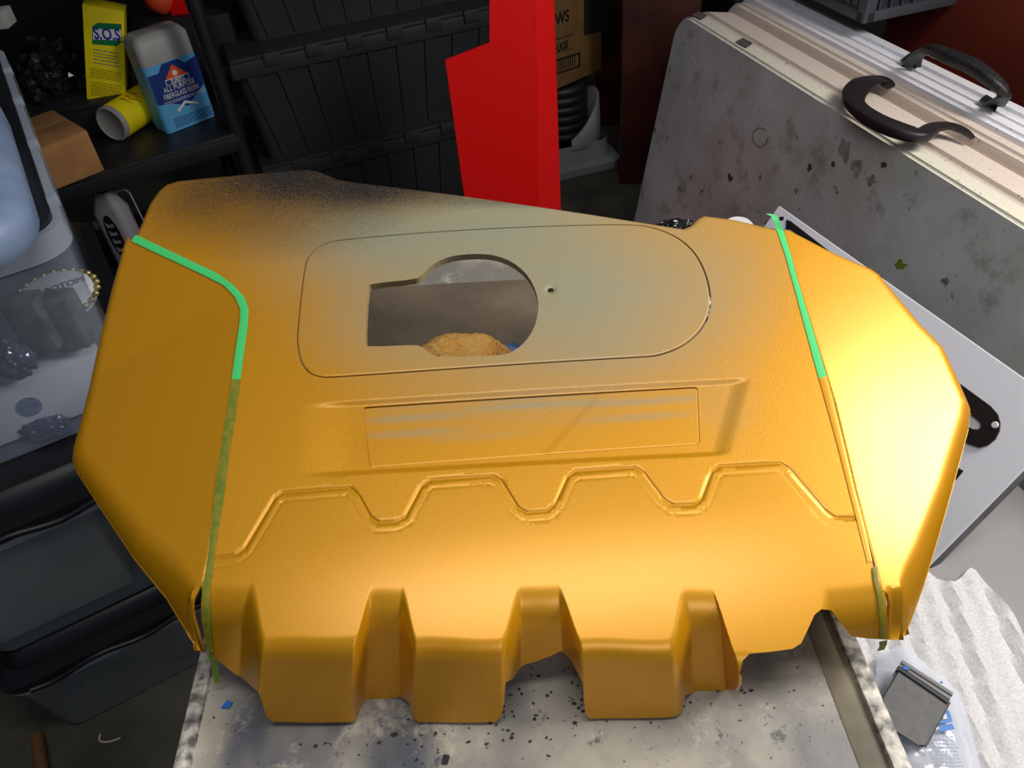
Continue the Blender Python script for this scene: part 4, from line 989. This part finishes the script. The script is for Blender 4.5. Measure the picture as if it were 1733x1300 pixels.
# resin bottle
P0 = onz(285, 228, .497); P1 = onz(366, 196, .497); bx = (P1-P0)/np.linalg.norm(P1-P0); by = np.array([-bx[1], bx[0], 0]); bwid = np.linalg.norm(P1-P0)
rbt = thing('resin_bottle', 'blue rectangular resin bottle with grey shoulder and white cap area, on the black shelf', 'bottle', tuple(P0), math.atan2(bx[1], bx[0]))
m_bb = mat('light_blue_label', srgb(88, 165, 215), .45); m_db = mat('dark_blue_label', srgb(18, 48, 118), .45); m_grj = mat('grey_jug', srgb(150, 150, 148), .5); m_or = mat('orange_red', srgb(225, 80, 40), .5)
bh = .243
loft('bottle_body', [rring(0, bwid, 0, .09, .015, 0), rring(-.002, bwid+.002, -.002, .092, .018, .01), rring(-.002, bwid+.002, -.002, .092, .018, bh*.80)], m_bb, rbt)
loft('bottle_shoulder', [rring(-.002, bwid+.002, -.002, .092, .018, bh*.80), rring(-.001, bwid+.001, -.001, .091, .018, bh*1.05), rring(.012, bwid-.012, .012, .08, .015, bh*1.12), rring(.016, bwid-.016, .014, .078, .014, bh*1.125)], m_grj, rbt, close_bottom=False, close_top=True)
LF = Matrix(((1, 0, 0, 0), (0, 0, 1, -.0025), (0, 1, 0, 0), (0, 0, 0, 1)))
LF = Matrix.Translation((0, -.0035, 0)) @ Matrix.Rotation(math.pi/2, 4, 'X')
def lab(name, poly, m, d=.0002, t=.0006, **k): return prism(name, poly, d, d+t, m, rbt, frame=LF, smooth=False, **k)
W_ = bwid
lab('dark_label', [(0.003, .090), (W_*.3, .080), (W_*.55, .060), (W_*.8, .088), (W_-.003, .106), (W_-.003, .186), (W_*.74, .176), (W_*.64, .193), (W_*.33, .193), (W_*.22, .172), (.003, .172)], m_db)
lab('roof_emblem', [(W_*.29, .148), (W_*.73, .148), (W_*.5, .184)], m_or, .0008); lab('emblem_plate', [(W_*.28, .132), (W_*.74, .132), (W_*.74, .148), (W_*.28, .148)], m_white, .0008)
lab('emblem_plate', [(W_*.295, .134), (W_*.725, .134), (W_*.725, .146), (W_*.295, .146)], m_db, .0016)
lathe('emblem_mark', [(0, .001), (.008, .001), (.008, 0)], m_white, rbt, n=10, mtx=LF @ Matrix.Translation((W_*.5, .16, .0016)))
text('lettering', "ELMER'S", .0150, m_white, rbt, LF @ Matrix.Translation((W_*.51, .140, .0026)), sx=.80, off=.0002)
text('lettering', 'ALL PURPOSE', .021, m_white, rbt, LF @ Matrix.Translation((W_*.5, .122, .0014)), sx=.78, off=.0001)
text('lettering', 'FIBERGLASS RESIN', .021, m_white, rbt, LF @ Matrix.Translation((W_*.5, .103, .0014)), sx=.66, off=.0001)
lab('blue_ribbon', [(W_*.3, .058), (W_*.5, .078), (W_*.75, .06), (W_*.72, .055), (W_*.5, .07), (W_*.34, .052)], m_white, .0012)
def lines(name, x0, x1, ys, hgt, m, parent, fr, z=.0014, seed=1):
    rnd = random.Random(seed); V = []; F = []
    for y in ys:
        x = x0
        while x < x1-hgt:
            l = min(rnd.uniform(1, 4)*hgt, x1-x); n0 = len(V)
            V += [fr @ Vector(p) for p in ((x, y, z), (x+l, y, z), (x+l, y+hgt*.6, z), (x, y+hgt*.6, z))]; F.append((n0, n0+1, n0+2, n0+3)); x += l+hgt*.6
    return pm(name, V, F, m, parent, kind='stuff')
lines('fine_print', .03*1, W_-.01, [.012, .018, .024, .030, .036], .0035, m_db, rbt, LF, seed=3); lines('fine_print', .02, W_*.95, [.083, .088], .003, m_white, rbt, LF, seed=4)
# yellow soap pad box
zt = .60; Q0 = onz(147, 168, zt); Q1 = onz(213, 177, zt-.034); sx_ = (Q1-Q0)/np.linalg.norm(Q1-Q0); swd = np.linalg.norm(Q1-Q0)
sos = thing('soap_pad_box', 'tall yellow soap pad box leaning right, with green and white emblem', 'box', tuple(Q0), math.atan2(sx_[1], sx_[0]))
sos.rotation_euler = (0, math.radians(20), math.atan2(sx_[1], sx_[0]))
m_yel = mat('yellow_card', srgb(228, 212, 0), .55); m_grn = mat('green_print', srgb(0, 110, 60), .5); m_navy = mat('blue_ink', srgb(24, 50, 150), .5)
SH = .27
box('box_body', 0, swd, 0, .07, 0, SH, m_yel, sos, bev=.0015)
SF = Matrix.Translation((0, -.0003, 0)) @ Matrix.Rotation(math.pi/2, 4, 'X')
k_ = swd
ez0, ez1 = SH*.0+.165, .235
emb = [(k_*.20, ez0), (k_*.80, ez0+.006), (k_*.93, ez0+.02), (k_*.93, ez1), (k_*.36, ez1-.008), (k_*.22, ez1-.02)]
prism('green_emblem', emb, 0, .0006, m_grn, sos, frame=SF, smooth=False)
prism('white_emblem_band', [(k_*.22, ez0+.014), (k_*.92, ez0+.024), (k_*.92, ez1-.016), (k_*.24, ez1-.026)], .0007, .0012, m_white, sos, frame=SF, smooth=False)
text('lettering', 'S.O.S', .044, m_navy, sos, SF @ Matrix.Translation((k_*.57, (ez0+ez1)/2-.001, .0014)) @ Matrix.Rotation(.12, 4, 'Z'), sx=.72, off=.0012)
lines('fine_print', k_*.22, k_*.85, [.150, .140, .132, .122, .112], .003, m_navy, sos, SF, z=.0009, seed=8)
lines('fine_print', k_*.12, k_*.9, [.094, .088, .082, .076, .070, .054, .047, .041, .035, .029, .023, .017], .003, mat('olive_ink', srgb(110, 100, 10), .6), sos, SF, z=.0009, seed=9)
tr_ = thing('black_tray', 'black plastic tray under the yellow soap pad box', 'tray', (Q0[0], Q0[1], .497), math.atan2(sx_[1], sx_[0]))
box('tray_body', -.13, swd-.005, -.03, .16, 0, .085, m_blackplas, tr_, bev=.01, top=(.01, .01)); box('tray_rim', -.14, swd+.005, -.035, .165, .085, .102, m_blackplas, tr_, bev=.004)
crinkle('black_bag', shp(95, 130, .62), (.10, .10, .11), m_foil, 'shiny black plastic bag slumped on the shelf left of the yellow box', 'bag', 3)
# cans lying down
def can(px, py, label, m_side_, rr, ln, ang, z=.497):
    q = onz(px, py, z+rr); t = thing('lying_can', label, 'can', (q[0], q[1], z), ang)
    RM = Matrix.Translation((0, 0, rr)) @ Matrix.Rotation(-math.pi/2, 4, 'X')     # axis along +y
    lathe('can_body', [(rr, .015), (rr, ln)], m_side_, t, mtx=RM); lathe('can_base', [(0, .004), (rr*.82, .004), (rr*.9, 0), (rr, .003), (rr, .016)], m_grj, t, mtx=RM); lathe('can_top', [(rr, ln), (rr*.85, ln+.01), (0, ln+.01)], m_grj, t, mtx=RM); return t
yc = can(187, 211, 'yellow spray can lying on the shelf, its pale base facing out', m_yel, .052, .20, math.radians(-24))
lines('can_lettering', -.02, .05, [0, .02, .04], .008, m_or, yc, Matrix.Translation((0.03, .06, .1055)), z=0, seed=5)
can(252, 190, 'grey-based can lying between the yellow can and the blue bottle', m_wall, .035, .14, math.radians(-10))
# orange lid and shapes at the top
q = onz(262, 6, .80); lathe('orange_ball', [(0.0001, -.045), (.03, -.035), (.045, 0), (.04, .025), (.02, .042), (0, .045)], m_or, None, mtx=Matrix.Translation(Vector((q[0], q[1]+.05, .80))) @ Matrix.Rotation(.6, 4, 'X')); tag(D.objects['orange_ball'], 'orange rounded cap behind the blue bottle at the top', 'cap')
box('back_box', 0, 0.3, 0, .12, 0, .255, m_blackplas, None, bev=.004); o = D.objects['back_box']; o.location = (q[0]-.1, q[1]-.0, .497); tag(o, 'dark box at the back of the shelf beneath the orange cap', 'box')
q = onz(305, 2, .79); tag(box('red_box', q[0]-.04, q[0]+.04, q[1], q[1]+.08, .752, .82, m_red, None, bev=.003), 'small red box beside the orange cap at the top', 'box')
# cardboard box on shelf
C0 = onz(118, 312, .497); C1 = onz(177, 288, .497); cx_ = (C1-C0)/np.linalg.norm(C1-C0); cwd = np.linalg.norm(C1-C0)
cb = thing('cardboard_box', 'small brown cardboard box on the shelf just beyond the clear top bin', 'box', tuple(C0), math.atan2(cx_[1], cx_[0]))
box('box_body', -.14, cwd, 0, .24, 0, .115, m_card, cb, bev=.002); box('packing_tape', -.135, cwd-.004, .075, .125, .115, .116, mat('clear_tape', srgb(158, 118, 76), .15), cb, bev=0)
box('box_flap', -.139, cwd-.001, .001, .10, .1152, .1175, m_card, cb, bev=.0006)
# white handled bottle with dark oval mark, low behind the cover
q = onz(196, 372, .30); mb = thing('white_spray_bottle', 'pale bottle with dark oval label and wire hook, between bins and cover', 'bottle', (q[0], q[1], .14), math.radians(-12))
m_dw = mat('dull_white', srgb(150, 148, 156), .6)
loft('bottle_body', [rring(-.045, .045, -.03, .03, .02, 0), rring(-.05, .05, -.033, .033, .022, .01), rring(-.05, .05, -.033, .033, .022, .20), rring(-.034, .034, -.024, .024, .018, .235), rring(-.026, .026, -.02, .02, .015, .26)], m_dw, mb, close_top=True)
box('trigger', -.075, -.04, -.014, .014, .13, .16, m_dw, mb, bev=.006)
ov = [(.022*math.cos(a), .12+.075*math.sin(a)) for a in np.linspace(0, 6.283, 25)[:-1]]; prism('dark_label', ov, 0, .0008, m_ink, mb, frame=Matrix.Translation((0, -.0335, 0)) @ Matrix.Rotation(math.pi/2, 4, 'X'), smooth=False)
for k in range(4): prism('pale_mark', [(-.012, .068+k*.028), (.012, .072+k*.028), (.010, .082+k*.028), (-.004, .078+k*.028), (-.013, .086+k*.028)], .001, .0016, m_dw, mb, frame=Matrix.Translation((0, -.0335, 0)) @ Matrix.Rotation(math.pi/2, 4, 'X'), smooth=False)
prism('red_mark', [(-.006, .03), (.006, .03), (.004, .042), (-.004, .042)], .001, .0016, m_red, mb, frame=Matrix.Translation((0, -.0335, 0)) @ Matrix.Rotation(math.pi/2, 4, 'X'), smooth=False)
tube('wire_hook', [(.03, 0, .25), (.075, 0, .262), (.085, 0, .25), (.09, 0, .16)], .0025, m_dw, mb, n=6)
# something pale at the far left edge
q = onz(5, 50, .966); tag(box('pale_carton', q[0]-.06, q[0]+.012, q[1]-.0, q[1]+.05, .966, 1.0, m_grj, None, bev=.002), 'small pale carton at the far end of the top bin, picture left edge', 'carton')

# ------------------------------------------------------------ black totes
tz = .67; A0 = onz(385, 105, tz); A1 = onz(830, 10, tz); tx = (A1-A0)/np.linalg.norm(A1-A0); TROT = math.atan2(tx[1], tx[0])
TL, TW, THt = .84, .45, .335
def tote(loc, label):
    t = thing('black_tote', label, 'storage tote', loc, TROT, 'black totes stacked behind the red panel'); tp = .035
    loft('tote_body', [rring(tp, TL-tp, tp, TW-tp, .03, 0), rring(.012, TL-.012, .012, TW-.012, .03, THt-.05)], m_tote, t)
    nr = 9
    for k in range(nr):
        x = .05+(TL-.1)*k/(nr-1); xb = .06+tp+(TL-.12-2*tp)*k/(nr-1)
        y1 = .012; y0 = tp
        V = [(xb-.012, y0-.006, .01), (xb+.012, y0-.006, .01), (x+.012, y1-.007, THt-.055), (x-.012, y1-.007, THt-.055), (xb-.016, y0+.004, .01), (xb+.016, y0+.004, .01), (x+.016, y1+.004, THt-.055), (x-.016, y1+.004, THt-.055)]
        pm('rib', V, [(0, 1, 2, 3), (0, 3, 7, 4), (1, 5, 6, 2), (3, 2, 6, 7), (0, 4, 5, 1)], m_tote, t)
    box('rim', 0, TL, 0, TW, THt-.058, THt-.012, m_tote, t, bev=.004)
    box('lid_flap', .004, TL-.004, .002, TW/2-.002, THt-.012, THt, m_tote, t, bev=.003); box('lid_flap', .004, TL-.004, TW/2+.002, TW-.002, THt-.012, THt, m_tote, t, bev=.003)
    for k in range(6): box('hinge_knuckle', .10+k*.125, .15+k*.125, -.008, .006, THt-.034, THt+.003, m_tote, t, bev=.003)
    box('handle_grip', -.03, .004, .10, TW-.10, THt-.075, THt-.045, m_tote, t, bev=.006); box('handle_grip', TL-.004, TL+.03, .10, TW-.10, THt-.075, THt-.045, m_tote, t, bev=.006)
    return t
t1 = tote((A0[0], A0[1], tz-THt), 'black lidded tote with ribbed side, middle of the stack left of the red panel')
z2 = tz-THt; B0 = onz(765, 232, z2); yy = (B0-A0)
t2 = copy_tree(t1); t2.location = (A0[0], A0[1], 0); t2.location.z = 0; t2['label'] = 'bottom black tote of the stack, its rim just above the gold cover'
t3 = copy_tree(t1); t3.location = (A0[0]+.03, A0[1]+.09, tz+.001); t3['label'] = 'topmost black tote, set back, cut off by the picture top'

# ------------------------------------------------------------ red sheet
RY = 1.95
def ry(px, py, y=RY): d = ray(px, py); P = CAMP+d*(y-CAMP[1])/d[1]; return (P[0], P[2])
b0 = ry(785, 330); b1 = ry(948, 345); 
tl = ry(753, 102); tn = ry(828, 73); tt = ry(828, -60); tr2 = ry(932, -60)
# extend the lower edges to the floor
def ext(a, b): k_ = a[1]/(a[1]-b[1]); return (a[0]+(b[0]-a[0])*k_, 0)
lb = ext(tl, b0); rbm = ext(ry(943, 60), b1)
rs_t = thing('red_sheet', 'tall bright red sheet with a stepped left edge, standing in front of the black totes', 'sheet', ((lb[0]+rbm[0])/2, RY, 0))
RF = Matrix.Translation(-rs_t.location) @ Matrix.Translation((0, RY, 0)) @ Matrix.Rotation(math.pi/2, 4, 'X')
fx = .065
prism('red_face', [lb, (rbm[0]-fx, 0), (tr2[0]-fx*.55, tr2[1]), tt, tn, tl], -.006, 0, m_red, rs_t, frame=RF, bev=.001)
# right part folds back slightly
V = [Vector((rbm[0]-fx, RY, 0)), Vector((rbm[0]+.012, RY+.07, 0)), Vector((tr2[0]+.008, RY+.04, tr2[1])), Vector((tr2[0]-fx*.55, RY, tr2[1]))]
V = [v-rs_t.location for v in V]; V += [v+Vector((.002, .006, 0)) for v in V]
pm('red_return', V, [(0, 1, 2, 3), (7, 6, 5, 4), (0, 4, 5, 1), (1, 5, 6, 2), (2, 6, 7, 3), (3, 7, 4, 0)], m_red, rs_t)

# ------------------------------------------------------------ right of the red sheet: box on a stack, white stool
g0 = onz(952, 305, 0); g1 = onz(1024, 268, 0)
wc = thing('white_stool', 'white plastic step stool on the floor right of the red sheet', 'stool', (g0[0]+.06, g0[1]+.14, 0), .25)
m_stool = mat('stool_white', srgb(170, 170, 172), .5)
loft('stool_base', [rring(-.22, .15, -.12, .18, .05, 0), rring(-.22, .155, -.125, .18, .05, .03), rring(-.20, .125, -.10, .16, .05, .04), rring(-.19, .115, -.09, .15, .05, .11)], m_stool, wc)
V = []; F = []; N_ = 20
for i in range(N_+1):
    a = math.radians(-100+200*i/N_)
    for rr, zz in ((.135, .10), (.13, .10+.16*max(0, math.cos(a/1.6))**2), (.118, .10+.16*max(0, math.cos(a/1.6))**2), (.115, .10)): V.append((rr*math.cos(a)-.02, rr*math.sin(a)+.03, zz))
for i in range(N_):
    for k in range(3): F.append((4*i+k, 4*i+4+k, 4*i+5+k, 4*i+1+k))
pm('stool_back', V, F, m_stool, wc, smooth=True)
st = thing('hose_coil', 'stack of black ribbed hose coils sitting in the white stool under the cardboard box', 'hose', (wc.location.x-.04, wc.location.y+.02, .11), 0)
m_hose = mat('black_hose', srgb(34, 32, 32), .5)
for k in range(6):
    pts = [(.082*math.cos(a), .082*math.sin(a), .02+k*.034) for a in np.linspace(0, 2*math.pi, 29)]
    tube('coil', pts, .019, m_hose, st, n=10)
z_cb = .11+.21+.02
H0 = onz(945, 150, z_cb); H1 = onz(1018, 118, z_cb); hx = (H1-H0)/np.linalg.norm(H1-H0); hw = np.linalg.norm(H1-H0)
hb = thing('printed_carton', 'brown carton with black lettering and barcode, standing on the black coils', 'box', (H0[0], H0[1], z_cb), math.atan2(hx[1], hx[0]))
box('carton_body', -.06, hw, 0, .3, 0, .42, m_cardd, hb, bev=.003)
HF = Matrix.Translation((0, -.0004, 0)) @ Matrix.Rotation(math.pi/2, 4, 'X'); HI = Matrix.Translation(-hb.location); 
hn = np.array([hx[1], -hx[0], 0])
def hp(px, py): P = onpl(px, py, H0, hn)-H0; return (P @ hx, P[2])
def hpoly(name, pxs, d, m, **k): return prism(name, [hp(*p) for p in pxs], d, d+.0006, m, hb, frame=HF, smooth=False, **k)
def htext(s, x, y, size, sx=1): a = hp(x, y); return text('lettering', s, size, m_ink, hb, HF @ Matrix.Translation((a[0], a[1], .0008)), align='RIGHT', sx=sx, off=.0012)
htext('WS', 963, 26, .052, .8); htext('UGS', 961, 75, .036, .75)
hpoly('printed_rule', [(930, 69), (971, 57), (971, 58.5), (930, 70.5)], .0002, m_ink); hpoly('printed_rule', [(930, 93), (971, 80), (971, 81.2), (930, 94.2)], .0002, m_ink)
for a, b in (((930, 104), (982, 88)), ((930, 127), (982, 110))): hpoly('barcode_frame', [a, b, (b[0], b[1]+3), (a[0], a[1]+3)], .0002, m_ink)
hpoly('barcode_frame', [(979, 88), (982, 87), (982, 112), (979, 113)], .0002, m_ink)
for k in range(12):
    x = 932+k*3.6; y = 106-(x-930)*.31; hpoly('barcode_bar', [(x, y), (x+random.choice((1, 1.8)), y-.3), (x+1.2, y+18), (x, y+18)], .0002, m_ink)
hpoly('dark_label', [(988, -30), (1035, -40), (1035, 48), (988, 60)], .001, mat('dark_label', srgb(42, 38, 34), .4), label='dark label wrapped over the corner')
# reddish wooden boards standing behind
m_wood = mat('dark_red_wood', srgb(86, 34, 18), .5, nscale=6, col2=srgb(50, 20, 12))
q = onz(1046, 270, 0); wd = thing('wooden_door', 'dark reddish wooden boards standing behind the carton, at left of the folding tables', 'boards', (q[0], q[1]+.3, 0), -.1)
for k in range(4): box('board', -.04+k*.07, .028+k*.07, 0, .02, 0, 1.6, m_wood, wd, bev=.002)
q = onz(1097, 10, .70); ob = thing('orange_case', 'orange plastic panel glimpsed at the top, left of the folding tables', 'panel', (q[0]+.02, q[1]+.25, 0), -.1)
box('case_body', -.05, .20, 0, .05, .0, .72, m_wood, ob, bev=.01)
box('orange_top', -.03, .20, 0, .05, .72, .95, mat('orange_plastic', srgb(210, 80, 10), .5), ob, bev=.01)

# ------------------------------------------------------------ floor bits lower left
pts = [onz(x, y, .003) for x, y in ((170, 1243), (168, 1252), (176, 1256), (190, 1254), (204, 1249))]
o = tube('string_scrap', catm(pts, 4), .0022, mat('string', srgb(190, 180, 165), .8), None, n=6); tag(o, 'short pale scrap of string on the concrete floor below the bottom bin', 'string')
q0 = onz(62, 1245, .02); q1 = onz(75, 1330, .02)
o = tube('wooden_stick', [q0, q1], .012, mat('stick_wood', srgb(120, 80, 50), .7), None, n=8); tag(o, 'brown wooden stick on the floor at the lower left', 'stick')
